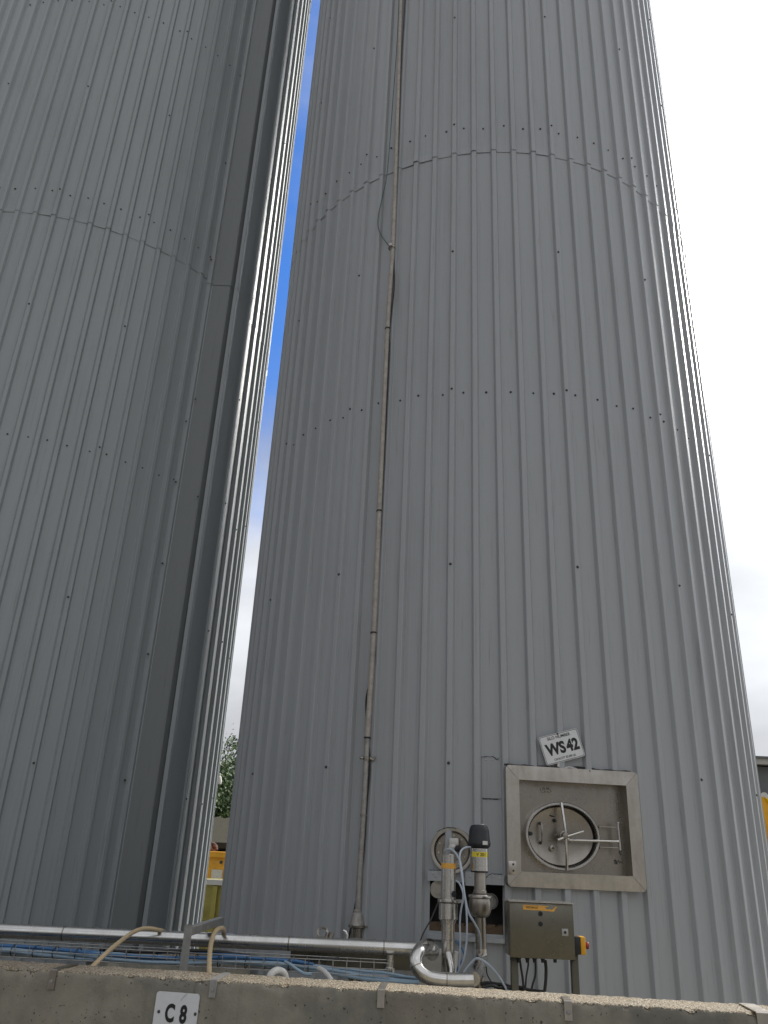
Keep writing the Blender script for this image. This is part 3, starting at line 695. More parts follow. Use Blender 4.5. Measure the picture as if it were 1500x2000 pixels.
mb = MB(); q = SP.hit(1091, 1493, .0); mb.box(q + SP.n * -.004, (.016, .03, .006), SP.M()); build('bracket_tab', mb, M_wh2, sign)

# ------------------------------------------------------------------ upright conduit on the silo
cr = R1 + .058
def cyl_pt(x, y, r=cr):
    return cyl_hit(x, y, C1, r)[0]
cpix = [(786, -60), (783, 5), (775.5, 250), (767, 484), (757, 642), (741, 998), (730, 1235), (717.5, 1441)]
xc = [cyl_pt(*q) for q in cpix]
cond = empty('upright_conduit', cyl_pt(697, 1836), 'brown stained steel conduit running up the ribbed silo right of the sky gap', 'pipe')
pts = [Vector((xc[1].x + .02, xc[1].y, ZTOP - .3))] + xc
mb = MB(); mb.tube([pts[0]] + smooth_path(pts[1:], 3), .0215, 12); build('upper_conduit', mb, M_cond, cond)
lowp = [cyl_pt(717.5, 1441), cyl_pt(715.5, 1485), cyl_pt(710, 1590), cyl_pt(702, 1715), cyl_pt(699, 1781)]
mb = MB(); mb.tube(smooth_path(lowp, 4), .0205, 12); tag(build('lower_conduit', mb, M_cond2, cond), 'lighter steel lower length of the conduit')
cb0 = cyl_pt(698.5, 1776); sc_ = 1 / 1.0
mb = MB(); mb.lathe(cb0, (0, 0, -1), [(0, .021), (.006, .026), (.02, .027), (.03, .038), (.085, .048), (.095, .050)], 20); build('cone_fitting', mb, M_cond2, cond)
mb = MB(); mb.lathe(cb0 - Vector((0, 0, .095)), (0, 0, -1), [(0, .056), (.004, .060), (.016, .060), (.020, .054)], 20); mb.box(cb0 + Vector((.06, 0, -.105)), (.03, .02, .014)); build('clamp_ring', mb, M_ssd, cond)
mb = MB(); mb.lathe(cb0 - Vector((0, 0, .115)), (0, 0, -1), [(0, .040), (.33, .040)], 16); build('base_tube', mb, M_ssd, cond)
for (x, y) in ((757, 642), (741, 998), (729.5, 1236), (717.5, 1441), (710, 1592)):
    q = cyl_pt(x, y); mb = MB(); mb.lathe(q - Vector((0, 0, .006)), (0, 0, 1), [(0, .0255), (.012, .0255)], 12); build('cable_tie', mb, M_rub if y < 1500 else M_ssd, cond)
q = cyl_pt(716, 1481); mb = MB(); mb.lathe(q - Vector((0, 0, .012)), (0, 0, 1), [(0, .026), (.024, .026)], 14); mb.tube([q + Vector((-.05, -.01, 0)), q + Vector((-.024, 0, 0))], .009, 8); mb.tube([q + Vector((.024, 0, .0)), q + Vector((.05, 0, -.012)), q + Vector((.062, .0, .016))], .012, 8)
mb.tube([q + Vector((.0, .02, 0)), q + Vector((0, .06, 0))], .008, 8); build('pipe_clamp', mb, M_ssd, cond)
q = cyl_pt(765.5, 484); mb = MB(); mb.tube([q + Vector((.030 * math.cos(t), .030 * math.sin(t), .006 * math.sin(2 * t))) for t in [k * math.pi / 8 for k in range(16)]], .008, 8, closed=True); mb.lathe(q + Vector((-.012, -.03, 0)), (-.2, -1, 0), [(0, .016), (.02, .016), (.024, 0)], 10); build('conduit_coupling', mb, M_ss, cond)
# green earth wire
gw = [(781, -80), (779, 0), (775, 90), (767, 200), (757, 330), (748, 380), (740, 415), (738, 440), (744, 458), (753, 472), (763, 483)]
mb = MB(); mb.tube(smooth_path([cyl_pt(x, y, R1 + .045) for x, y in gw], 5), .0042, 6)
tag(build('earth_wire', mb, M_green), 'thin dark green wire bowing out left of the conduit on the silo', 'wire')
gw = [(794, -80), (791, 0), (784, 120), (779, 250), (773, 400), (769, 492), (770, 560), (761, 640), (760, 690), (752, 860), (745, 998), (743, 1040), (734, 1200), (730, 1300), (716, 1360), (716, 1400), (719, 1441), (722, 1500), (716, 1570), (712, 1640), (706, 1700), (690, 1790), (680, 1835)]
mb = MB(); mb.tube(smooth_path([cyl_pt(x, y, R1 + .050) for x, y in gw], 5), .008, 6)  # upper length added, and width set, to draw the shadow beside the conduit
tag(build('signal_cable', mb, M_rub), 'thin black cable tied down beside the stained steel conduit, upper length added as shadow line', 'cable')

# ------------------------------------------------------------------ horizontal pipe line
YP = 5.25
def py(x, y, Y=YP): return atY(x, y, Y)
pipe = empty('service_pipe', py(400, 1835), 'long horizontal stainless pipe running left to right above the concrete wall', 'pipe')
a = py(0, 1817.5); b = py(806, 1853.5); d = (b - a).normalized(); rp = .0385
mb = MB(); mb.tube([a - d * 4.0, a, b], rp, 20); build('pipe_run', mb, M_pip, pipe)
for t in (.155, .70, .93):
    q = a.lerp(b, t); m2 = MB(); m2.tube([q - d * .004, q + d * .004], rp + .0012, 20); build('weld_joint', m2, M_ssd, pipe)
mb = MB(); mb.tube(smooth_path([b, b + d * .05, b + d * .10 + Vector((0, .03, 0)), b + d * .125 + Vector((0, .10, -.01)), b + d * .13 + Vector((0, .2, -.04))], 4), rp, 18); build('elbow', mb, M_pip, pipe)
# front swept pipe
fp = [(838, 1846, 5.32), (830, 1848, 5.16), (820, 1856, 5.03), (812.5, 1872, 4.98), (814, 1888, 4.96), (824, 1901, 4.95), (841, 1909.5, 4.95), (872, 1914, 4.95), (905, 1914.5, 4.95), (924, 1914.5, 4.95)]
bp_ = [atY(*q) for q in fp]
loop = empty('swept_pipe', bp_[5], 'polished pipe bend sweeping down and right in front of the valves', 'pipe')
mb = MB(); mb.tube(smooth_path(bp_, 5), .0365, 20); build('pipe_bend', mb, M_pol, loop)
for i in (4, 7):
    q = bp_[i]; t = (bp_[i + 1] - bp_[i - 1]).normalized(); m2 = MB(); m2.tube([q - t * .003, q + t * .003], .038, 18); build('weld_joint', m2, M_ssd, loop)
e = [atY(925, 1914.5, 4.95), atY(934, 1909, 5.0), atY(940, 1895, 5.15), atY(943, 1872, 5.3)]

# ------------------------------------------------------------------ valves
YV = 5.46
def vz(x, y, Y=YV): return atY(x, y, Y).z
v1 = empty('air_valve', (atY(876, 1900, YV).x, YV, 0.6), 'slim stainless valve actuator with orange tape in front of the round port', 'valve')
vx = atY(876, 1700, YV).x; vx1 = atY(875, 1850, YV).x
def cyl(mb, x, y, za, zb, r, n=24, bev=.004): mb.lathe((x, y, min(za, zb)), (0, 0, 1), [(0, r - bev), (bev, r), (abs(zb - za) - bev, r), (abs(zb - za), r - bev)], n); return mb
mb = MB(); cyl(mb, vx, YV, vz(876, 1668), vz(876, 1757), .0455); act = build('actuator_body', mb, M_pip, v1)
mb = MB(); cyl(mb, vx, YV, vz(876, 1686), vz(876, 1696.5), .0468, bev=.0005); build('tape_band', mb, M_orange, act)
q = Vector((vx + .034, YV - .034, vz(887, 1746))); mb = MB(); mb.lathe(q - Vector((.006, -.006, 0)), (.6, -.8, 0), [(0, .019), (.008, .019), (.008, .0)], 14); build('side_port', mb, M_blk, act)
mb = MB(); cyl(mb, vx, YV, vz(876, 1756), vz(876, 1762.5), .066); mb.box((vx + .075, YV - .02, vz(876, 1759)), (.035, .02, .02)); build('clamp_ring', mb, M_pol, v1)
mb = MB(); cyl(mb, vx1, YV, vz(875, 1763), vz(875, 1796), .058); build('valve_body', mb, M_pip, v1)
mb = MB(); mb.lathe((vx1, YV, vz(875, 1796)), (0, 0, -1), [(0, .050), (.02, .043), (.03, .0405), (.10, .0405), (.102, .043), (.108, .043), (.11, .0405), (1.0, .0405)], 20); build('riser_pipe', mb, M_pol, v1)
mb = MB(); mb.tube([(vx1, YV - .03, vz(875, 1862)), (vx1 + .01, YV - .09, vz(875, 1890)), (vx1 + .012, YV - .1, vz(875, 1925))], .024, 14); build('drain_branch', mb, M_pol, v1)

v2 = empty('control_head_valve', (atY(937, 1900, YV).x, YV, 0.6), 'valve with black control head, yellow label and round bulb body', 'valve')
wx = atY(936, 1650, YV).x; wx2 = atY(938, 1800, YV).x
hz0, hz1 = vz(936, 1656), vz(936, 1611)
mb = MB(); mb.lathe((wx, YV, hz0), (0, 0, 1), [(0, .060), (.012, .070), (.045, .070), (.05, .068), (.10, .064), (hz1 - hz0 - .014, .057), (hz1 - hz0 - .004, .050), (hz1 - hz0, .030)], 24)
hd = build('control_head', mb, M_blk, v2)
mb = MB(); mb.lathe((wx, YV, hz0 + .014), (0, 0, 1), [(0, .0715), (.006, .0725), (.016, .0725), (.02, .0712)], 24); build('head_rim', mb, M_blk, hd)
mb = MB(); mb.box((wx + .028, YV - .0685, vz(949, 1647)), (.034, .004, .022), Matrix.Rotation(.38, 3, 'Z')); build('maker_plate', mb, M_wh2, hd)
mb = MB(); mb.lathe((wx + .018, YV - .01, hz1 - .006), (0, 0, 1), [(0, .015), (.01, .013), (.012, 0)], 12); build('head_plug', mb, M_wh2, hd)
mb = MB(); cyl(mb, wx, YV, vz(936, 1656), vz(936, 1702), .0575); b2 = build('actuator_body', mb, M_pip, v2)
mb = MB(); cyl(mb, wx, YV, vz(936, 1700), vz(936, 1704), .0555); build('bottom_seal', mb, M_rub, b2)
# curved yellow label wrapped on the front of the body
lv0, lv1 = vz(936, 1674), vz(936, 1664); mb = MB(); vs = []; fs = []
for k in range(13):
    a_ = -1.05 + 2.0 * k / 12
    for z in (lv0, lv1): vs.append(Vector((wx + .0585 * math.sin(a_), YV - .0585 * math.cos(a_), z)))
for k in range(12): fs.append((2 * k, 2 * k + 2, 2 * k + 3, 2 * k + 1))
mb.add(vs, fs); lb = build('label_band', mb, M_yellow, b2)
LP = Plane((wx + .002, YV - .0590, (lv0 + lv1) / 2), (0, -1, 0)); text_mesh('lettering', 'V 201', LP, 0, 0, (lv1 - lv0) * .62, M_black, b2, 0, .01, 1.0, .0004, .0004)
mb = MB(); cyl(mb, wx2, YV, vz(937, 1702), vz(937, 1750), .036); cyl(mb, wx2, YV, vz(937, 1738), vz(937, 1746), .041); build('yoke', mb, M_ss, v2)
mb = MB(); cyl(mb, wx2, YV, vz(937, 1748), vz(937, 1754), .073); build('clamp_ring', mb, M_pol, v2)
bz = vz(937, 1768); mb = MB(); mb.lathe((wx2, YV, bz - .07), (0, 0, 1), [(0, .030), (.004, .036)] + [(.07 - .066 * math.cos(t), .036 + .034 * math.sin(t)) for t in [k * math.pi / 10 for k in range(1, 10)]] + [(.137, .05), (.14, .03)], 28); build('bulb_body', mb, M_ssd, v2)
rz = [Vector((wx2, YV, bz - .06)), Vector((wx2 + .004, YV, vz(938, 1853))), Vector((wx2 + .004, YV - .01, vz(938, 1860)))]
mb = MB(); mb.tube([rz[0], rz[1]], .0335, 20); build('riser_pipe', mb, M_ssd, v2)
ep = [rz[1], rz[1] + Vector((0, -.01, -.05)), atY(938, 1880, 5.36), atY(931, 1899, 5.15), atY(925, 1912, 4.99)]
mb = MB(); mb.tube(smooth_path(ep, 5), .036, 18); build('elbow', mb, M_pol, v2)
mb = MB(); q = atY(937, 1905, 5.3); mb.tube([q + Vector((0, 0, .09)), q, q - Vector((0, 0, .4))], .026, 16); mb.lathe(q, (0, 0, 1), [(-.01, .032), (.0, .032)], 16); build('drain_pipe', mb, M_ssd, v2)

# pneumatic tubes and wires near the valves; Z() maps enlarged view coordinates
def Zp(a, b, Y): return atY(800 + a / 3.947, 1580 + b / 3.947, Y)
def cable(name, pts, r, mat, label, cat='cable', group=None, Y=5.3, sub=6, n=8, extra=None):
    mb = MB(); P3 = [Zp(p[0], p[1], p[2] if len(p) > 2 else Y) for p in pts]
    if extra: P3 += extra(P3)
    mb.tube(smooth_path(P3, sub), r, n); return tag(build(name, mb, mat), label, cat, group)
cable('air_tube', [(270, 328, 5.44), (285, 312, 5.42), (315, 312, 5.40), (350, 335, 5.36), (380, 385, 5.32), (400, 460, 5.3), (415, 600, 5.28), (430, 700, 5.28), (455, 800, 5.28), (500, 880, 5.3), (535, 950, 5.34), (547, 1020, 5.38), (548, 1080, 5.40)], .0065, M_wire,
      'pale tube looping from the taped actuator top to the right riser pipe', 'air tube')
cable('air_tube', [(468, 294, 5.42), (430, 297, 5.38), (400, 318, 5.35), (388, 350, 5.33), (386, 400, 5.31), (400, 500, 5.29), (420, 640, 5.27), (436, 760, 5.27), (442, 900, 5.27), (436, 1050, 5.28), (410, 1180, 5.28), (370, 1270, 5.3)], .0060, M_wire,
      'pale tube dropping from the black control head down to the floor', 'air tube')
cable('air_tube', [(360, 555, 5.40), (385, 575, 5.36), (410, 640, 5.32), (412, 700, 5.30), (398, 770, 5.30), (388, 870, 5.31), (390, 1050, 5.31), (380, 1245, 5.32)], .0055, M_wire, 'thin pale tube from the actuator side port straight down', 'air tube')
cable('blue_lead', [(360, 1010, 5.36), (375, 1040, 5.34), (405, 1080, 5.33), (420, 1130, 5.33), (405, 1170, 5.33), (375, 1215, 5.33), (365, 1255, 5.33)], .005, M_blue, 'short blue lead curling between the two valve risers', 'cable')
cable('wire', [(222, 718, 5.38), (195, 780, 5.36), (160, 860, 5.33), (110, 950, 5.3), (75, 1040, 5.27), (60, 1110, 5.25)], .0042, M_rub, 'thin black wire slanting from the actuator clamp to the long pipe', 'wire')
cable('air_tube', [(400, 1290, 5.15), (440, 1230, 5.15), (490, 1170, 5.14), (520, 1152, 5.13), (560, 1165, 5.12), (620, 1210, 5.1), (680, 1280, 5.1), (730, 1360, 5.1), (750, 1400, 5.1)], .0062, M_wire, 'pale tube arched over the right riser elbow towards the control box', 'air tube')
cable('wire', [(590, 1215, 5.3), (600, 1280, 5.28), (640, 1350, 5.2), (665, 1400, 5.2)], .004, M_rub, 'short black wire behind the arched pale tube near the wall', 'wire')
cable('black_cable', [(545, 1350, 5.2), (600, 1342, 5.2), (680, 1352, 5.18), (740, 1360, 5.15), (800, 1380, 5.12), (860, 1378, 5.1), (940, 1400, 5.1), (1040, 1415, 5.05), (1060, 1440, 5.0)], .010, M_rub, 'thick black cable lying along the wall foot towards the box legs', 'cable', group=None)
cable('black_cable', [(560, 1375, 5.1), (640, 1362, 5.12), (700, 1385, 5.15), (760, 1380, 5.1), (830, 1400, 5.1), (900, 1395, 5.1)], .008, M_rub, 'thinner black cable tangled with the thick one by the wall', 'cable')

# white tub behind the swept bend
tq = atY(840, 1880, 5.75); mb = MB(); mb.lathe((tq.x, 5.75, .45), (0, 0, 1), [(0, .155), (.02, .16), (atY(840, 1857, 5.75).z - .47, .175), (atY(840, 1857, 5.75).z - .45, .182), (atY(840, 1857, 5.75).z - .452, .165), (.3, .16)], 32)
tag(build('tub', mb, M_wh2), 'off white plastic tub standing behind the polished pipe bend', 'tub')

# ------------------------------------------------------------------ control box on its stand
YB = 4.98; BX = Plane((0, YB, 0), (.02, -1, 0))
bc = [BX.uv(*q) for q in ((993.5, 1760), (1118, 1767), (1122, 1875), (996, 1869))]
bu0, bu1, bv0, bv1 = rect(bc); print('box', bu1 - bu0, bv1 - bv0)
cbx = empty('control_box', BX.P((bu0 + bu1) / 2, .5), 'square stainless control box on two legs below the round-door hatch', 'control box')
mb = MB(); mb.box(BX.P((bu0 + bu1) / 2, (bv0 + bv1) / 2, -.085), (bu1 - bu0 - .006, bv1 - bv0 - .006, .17), BX.M(), .004); cs_ = build('casing', mb, M_box, cbx)
mb = MB(); mb.box(BX.P((bu0 + bu1) / 2, (bv0 + bv1) / 2, .009), (bu1 - bu0, bv1 - bv0, .016), BX.M(), .003); dr_ = build('door', mb, M_box, cbx)
mb = MB(); mb.box(BX.P((bu0 + bu1) / 2, bv1 + .004, -.07), (bu1 - bu0 + .012, .004, .215), BX.M()); build('rain_lip', mb, M_pip, cbx)
for (x, y, r) in ((1055.5, 1784.5, .0125), (1055.8, 1804.5, .0125)):
    q = Plane(BX.P(0, 0, .017), BX.n).hit(x, y); m2 = MB(); m2.lathe(q, BX.n, [(-.002, r), (.004, r), (.005, r * .75), (.002, r * .7), (.002, 0)], 20); build('blanking_plug', m2, M_blk, dr_)
q = Plane(BX.P(0, 0, .018), BX.n).hit(1103.5, 1821); mb = MB(); mb.box(q, (.036, .036, .006), BX.M(), .001); lk = build('lock_plate', mb, M_galv, dr_)
mb = MB(); mb.lathe(q, BX.n, [(0, .0075), (.005, .0075), (.005, 0)], 12); build('key_hole', mb, M_blk, dr_)
TPp = Plane(BX.P(0, 0, .0175), BX.n); t4 = [TPp.uv(*q) for q in ((1021.5, 1767), (1089, 1770.5), (1085, 1779.5), (1022, 1776.5))]
# torn tape: full part then ragged end
mb = MB(); u0, v1_ = t4[0]; u1 = t4[1][0]; v0_ = t4[3][1]; um = u0 + (u1 - u0) * .52
mb.prism([(u0, v0_), (um, v0_ - .001), (um + .05, v0_ - .003), (u1 - .02, v0_ - .004), (u1 - .012, v0_ + .012), (u1, v1_ - .004), (u1 - .012, v1_ - .002), (u1 - .03, v0_ + .006), (um + .03, v0_ + .007), (um + .022, v0_ + .016), (u1 - .05, v1_ - .006), (u1 - .055, v1_ - .002), (um, v1_), (u0, v1_)], TPp, 0, .0006)
build('tape_label', mb, M_orange, dr_)
text_mesh('lettering', 'FEEDBACK', TPp, (u0 + um) / 2, (v0_ + v1_) / 2, (v1_ - v0_) * .42, M_black, dr_, 0, .012, 1.0, .0008, .0004)
for (x, Yl) in ((1004, YB + .10), (1121, YB + .09)):
    t0 = atY(x, 1868, Yl); mb = MB(); mb.box((t0.x, Yl, t0.z / 2 + .0), (.040, .040, t0.z + (.06 if x > 1100 else .0)), None, .004); build('leg', mb, M_leg, cbx)
for x in (1000, 1119):
    q = atY(x, 1872, YB + .03); mb = MB(); mb.box(q, (.02, .03, .02), None, .002); build('mounting_lug', mb, M_rub, cbx)
for x in (1013, 1030, 1044, 1060, 1084):
    q = atY(x, 1873, YB + .08); mb = MB(); mb.lathe(q + Vector((0, 0, .012)), (0, 0, -1), [(0, .014), (.012, .014), (.014, .011), (.03, .009)], 10); build('cable_gland', mb, M_rub, cbx)
# emergency stop on the right cheek
eq = atY(1122, 1846, YB + .05); ex = BX.P(bu1, 0, 0).x + .001
es = empty('stop_button', (ex, YB + .06, eq.z), 'red mushroom stop button on yellow and black housing at box side', 'button')
mb = MB(); mb.box((ex + .018, YB + .06, eq.z), (.036, .075, .088), None, .004); build('back_box', mb, M_blk, es)
mb = MB(); mb.box((ex + .050, YB + .06, eq.z), (.028, .078, .090), None, .006); build('housing', mb, M_yel2, es)
mb = MB(); mb.lathe((ex + .064, YB + .06, eq.z), (1, 0, 0), [(0, .013), (.010, .013), (.011, .017), (.018, .019), (.024, .017), (.027, .010), (.028, 0)], 20); build('mushroom_button', mb, M_red, es)
cc_ = lambda pts, r, mat, label: cable('box_cable', pts, r, mat, label, 'cable', 'cables hanging from the control box', Y=YB + .09)
cc_([(850, 1165), (860, 1230), (872, 1310), (880, 1400), (880, 1450)], .0065, M_rub, 'black cable nearest the left leg of the control box')
cc_([(912, 1165), (915, 1200), (900, 1290), (893, 1370), (880, 1440)], .005, M_rub, 'slim cable second from the left leg under the control box')
cc_([(970, 1165), (972, 1230), (968, 1290), (950, 1350), (935, 1420)], .006, M_rub, 'curved black cable under the middle of the control box')
cc_([(1045, 1165), (1052, 1230), (1050, 1320), (1042, 1400), (1040, 1450)], .009, M_rub, 'thickest black cable hanging under the control box')
cc_([(850, 1290), (842, 1340), (825, 1390), (815, 1440)], .003, M_wire, 'thin grey wire beside the left leg of the control box')

# ------------------------------------------------------------------ bund wall
wd = Vector((1.531 + 1.507, 3.525 - 3.83, 0)).normalized(); wn_ = Vector((wd.y, -wd.x, 0))     # wn_ points to the viewer
W0 = Vector((0, 3.679, 0)); WT = EYE - .48; TH = .222
def wall_mesh():
    mb = MB(); random.seed(3)
    # profile around the section: front bottom -> front top -> back top -> back bottom
    prof = [(0, z) for z in (0, .2, .4, .55)] + [(0, .62 + .0125 * k) for k in range(int((WT - .62 - .02) / .0125) + 1)]
    prof += [(0, WT - .012), (-.003, WT - .004), (-.010, WT)] + [(-.010 - .0125 * k, WT) for k in range(1, 17)] + [(-TH + .006, WT), (-TH, WT - .008), (-TH, WT - .1), (-TH, .5), (-TH, 0)]
    xs = [-9, -6, -4, -3, -2.4] + [-2.1 + .0125 * k for k in range(int(4.3 / .0125))] + [2.3, 2.7, 3.5, 5, 7]
    jx = [-.685, 1.66, -2.6]
    vs = []; n = len(prof)
    for x in xs:
        near = -2.2 < x < 2.25
        gd = 0
        for j in jx:
            if abs(x - j) < .009: gd = .010
        for (w_, z) in prof:
            p = W0 + wd * x + wn_ * w_; p.z = z
            if near:
                e = noise.noise(Vector((x * 22, z * 22, w_ * 22))) ; e2 = noise.noise(Vector((x * 70, z * 70, w_ * 70 + 4))); e3 = noise.noise(Vector((x * 5, z * 5, 9)))
                edge = max(0, 1 - math.hypot(w_, z - WT) / .03)
                chip = max(0, noise.noise(Vector((x * 30, 3, z * 14))) - .05) * .035 * edge
                if w_ > -.008:
                    p += wn_ * (.0012 * e + .0008 * e2 + .002 * e3 - chip - gd * (1 if z < WT - .005 else .4) - .0025 * edge * abs(e2))
                if z > WT - .01:
                    p.z += .0022 * e + .0028 * e2 - chip * .9 - (gd * .5)
            vs.append(p)
    fs = []
    for i in range(len(xs) - 1):
        for k in range(n - 1): fs.append((i * n + k, (i + 1) * n + k, (i + 1) * n + k + 1, i * n + k + 1))
    mb.add(vs, fs); return mb
wall = build('concrete_wall', wall_mesh(), M_conc, sharp=60)
tag(wall, 'low weathered concrete wall with pebbly top across the foreground', 'wall')
WF = Plane((W0.x, W0.y, 0), wn_)        # front face
TF = Plane(Vector((0, 0, WT)), (0, 0, 1), ux=(1, 0, 0))
# strap brackets over the wall
def strap(x0, x1, ytop, ybot, label, mat, back=.9, bolt=True, w=None):
    u0 = WF.uv(x0, ytop + 2)[0]; u1 = WF.uv(x1, ytop + 2)[0]; uc = (u0 + u1) / 2; wdt = w or (u1 - u0); vb = WF.uv((x0 + x1) / 2 - 2, ybot)[1]
    r = empty('wall_bracket', WF.P(uc, vb), label, 'bracket', 'metal straps over the wall top')
    M = WF.M(); t = .005
    mb = MB(); zt = WT + .006
    poly = [(t + .003, vb), (t + .003, zt - .004), (t - .002, zt), (-TH * back, zt), (-TH * back, zt - t), (-.004, zt - t), (.003, zt - t - .006), (.003, vb)]
    vs = [WF.P(uc + s * wdt / 2, 0, 0) * 1 for s in (-1, 1)]
    V = []
    for s in (-1, 1):
        for (w_, z) in poly: q = WF.P(uc + s * wdt / 2, 0, w_); q.z = z; V.append(q)
    n = len(poly); fs = [tuple(range(n)), tuple(range(n, 2 * n))[::-1]] + [(i, n + i, n + (i + 1) % n, (i + 1) % n) for i in range(n)]
    mb.add(V, fs); build('strap', mb, mat, r)
    if bolt:
        q = WF.P(uc, vb + .028, t + .003); mb = MB(); mb.lathe(q, wn_, [(0, .010), (.002, .010), (.002, .007), (.007, .0065), (.008, 0)], 6); build('bolt', mb, M_galv if mat is not M_cond else M_rub, r)
    return r
strap(100, 113, 1893, 1932, 'rust stained bracket strap at the far left of the wall', M_ssd)
strap(412, 425, 1910, 1948, 'dull grey bracket strap beside the C8 sign', M_galv)
strap(738, 752, 1930, 1968, 'bare grey bracket strap below the valves, mid wall', M_ss, bolt=False)
strap(1101, 1116, 1947, 1993, 'bright bracket strap with bolt under the control box', M_ss, back=.45)
strap(1482, 1499, 1966, 2020, 'wide bracket strap at the far right end of the wall', M_ss, w=.06)

# C8 sign
c4 = [WF.uv(*q) for q in ((307.5, 1936), (391.5, 1940))]; su0 = c4[0][0]; su1 = c4[1][0]; st = (c4[0][1] + c4[1][1]) / 2; w8 = su1 - su0; h8 = w8 * 1.0; lh = WF.uv(344, 1960)[1] - WF.uv(344, 1997.5)[1]
print('c8', w8, WF.uv(350, 2018))
c8 = empty('bay_sign', WF.P((su0 + su1) / 2, st - h8), 'white C8 plate screwed to the front of the concrete wall', 'sign')
mb = MB(); mb.prism(tp(rrect(w8, h8, .012), (su0 + su1) / 2, st - h8 / 2, -.01), WF, .004, .008); build('plate', mb, M_white, c8)
cq = WF.uv(347, 1978.5)
WF8 = Plane(WF.P(0, 0, .0085), WF.n)
text_mesh('lettering', 'C', WF8, cq[0] - w8 * .165, cq[1], lh, M_black, c8, -.02, .04, 1, 0, .0008, lh * .59)
text_mesh('lettering', '8', WF8, cq[0] + w8 * .145, cq[1] - .002, lh, M_black, c8, -.02, .04, 1, 0, .0008, lh * .45)
for x, y in ((311.5, 1975), (382.5, 1980)):
    q = WF.hit(x, y, .008); mb = MB(); mb.lathe(q, wn_, [(0, .0065), (.002, .006), (.003, 0)], 8); build('screw', mb, M_screw, c8)
mb = MB(); mb.tube([WF8.hit(367, 1938, .001), WF8.hit(361, 1945, .001), WF8.hit(353, 1954, .001)], .0008, 5); build('scratch', mb, M_galv, c8)

# ------------------------------------------------------------------ cable tray with blue cables
YT = 5.05
tray = empty('cable_tray', atY(300, 1870, YT + .05), 'long wire mesh tray carrying blue cables under the horizontal pipe', 'cable tray')
def trp(t, dz, dy): # t in photo x
    base = atY(t, 1864 + (t) * .052, YT); return base + Vector((0, dy, dz))
def long_wire(dz, dy, r=.0026, x0=-700, x1=760):
    m = MB(); m.tube([trp(x, dz, dy) for x in (x0, 0, 200, 400, 600, x1)], r, 6); return m
for dz, dy in ((.055, 0), (.022, 0), (-.01, 0), (-.012, .05), (-.012, .10), (-.01, .15), (.055, .15)): build('long_wire', long_wire(dz, dy), M_galv, tray)
for k in range(52):
    x = -620 + k * 27; m = MB()
    if x > 760: break
    m.tube([trp(x, .058, -.003), trp(x, -.014, -.003), trp(x, -.014, .153), trp(x, .058, .153)], .0024, 5); build('cross_wire', m, M_galv, tray)
for x in (170, 765):
    q = trp(x, -.02, .08); m = MB(); m.box((q.x, q.y, q.z / 2), (.04, .04, q.z)); build('tray_foot', m, M_galv, tray)
rnd = random.Random(4)
descs = ['deep blue cable along the top of the tray bundle', 'pale blue cable at the front of the tray bundle', 'pale blue cable in the middle of the tray bundle', 'blue cable at the bottom of the tray bundle', 'pale blue cable at the back of the tray bundle', 'deep blue cable at the back of the tray bundle', 'light blue cable rising at the left of the tray']
for i in range(7):
    pts = []; mat = (M_blue, M_blue2, M_blue2, M_blue, M_blue2, M_blue, M_blue2)[i]
    ph_ = rnd.uniform(0, 6)
    for x in range(-650, 830, 35):
        tt = max(0, (x - 560) / 250)
        p = trp(x, (.028, .012, .004, .0, .020, .035, .016)[i] + .010 * math.sin(x * .013 + ph_) + rnd.uniform(-.003, .003) - .035 * tt, (.05, .02, .04, .07, .085, .10, .06)[i] + .02 * math.sin(x * .009 + ph_ * 2))
        pts.append(p)
    if i in (0, 5): pts = pts[:-6]
    mb = MB(); mb.tube(smooth_path(pts, 2), (.009, .008, .009, .007, .007, .008, .007)[i], 8)
    tag(build('blue_cable', mb, mat), descs[i], 'cable', 'blue cables in the tray')
# ties holding the bundle
for k in range(14):
    x = 12 + k * 46 + rnd.uniform(-9, 9); q = trp(x, .016, .055); m = MB(); m.tube([q + Vector((0, .055 * math.cos(t), .030 * math.sin(t))) for t in [j * math.pi / 6 for j in range(12)]], .0028, 5, closed=True); build('cable_tie', m, M_rub, tray)
# black cable in tray
mb = MB(); mb.tube(smooth_path([trp(x, .045 + .012 * math.sin(x * .02), .11) for x in range(180, 700, 40)], 3), .009, 8); tag(build('black_cable', mb, M_rub), 'black cable lying on the blue cables in the mesh tray', 'cable')
def zc(a, b, Y): return atY(400 + a / 3, 1750 + b / 3, Y)
mb = MB(); mb.tube(smooth_path([zc(470, 385, 5.03), zc(500, 400, 5.0), zc(540, 430, 5.0), (zc(585, 455, 5.0)), zc(625, 458, 5.0)], 5), .008, 8); tag(build('blue_branch_cable', mb, M_blue2), 'short pale blue cable drooping below the tray bundle', 'cable')
mb = MB(); mb.tube(smooth_path([zc(668, 425, 4.9), zc(695, 438, 4.85), zc(722, 465, 4.8), zc(745, 500, 4.75)], 5), .0125, 10); tag(build('white_hose', mb, M_wh2), 'short white hose arching down behind the wall below the pipe', 'hose')
mb = MB(); mb.tube(smooth_path([zc(372, 500, 4.6), zc(385, 462, 4.6), zc(410, 440, 4.62), zc(435, 436, 4.65), zc(460, 448, 4.67), zc(472, 475, 4.68), zc(474, 520, 4.68)], 5), .017, 12); tag(build('white_pipe', mb, M_wh2), 'white plastic pipe hoop just showing above the wall', 'pipe')
mb = MB(); q = zc(1083, 410, 5.2); mb.lathe((q.x, 5.2, .3), (0, 0, 1), [(0, .022), (zc(1083, 345, 5.2).z - .3, .022)], 16); qz = zc(1083, 420, 5.2).z; mb.lathe((q.x, 5.2, qz), (0, 0, 1), [(-.035, .026), (-.03, .032), (.0, .032), (.005, .026)], 16)
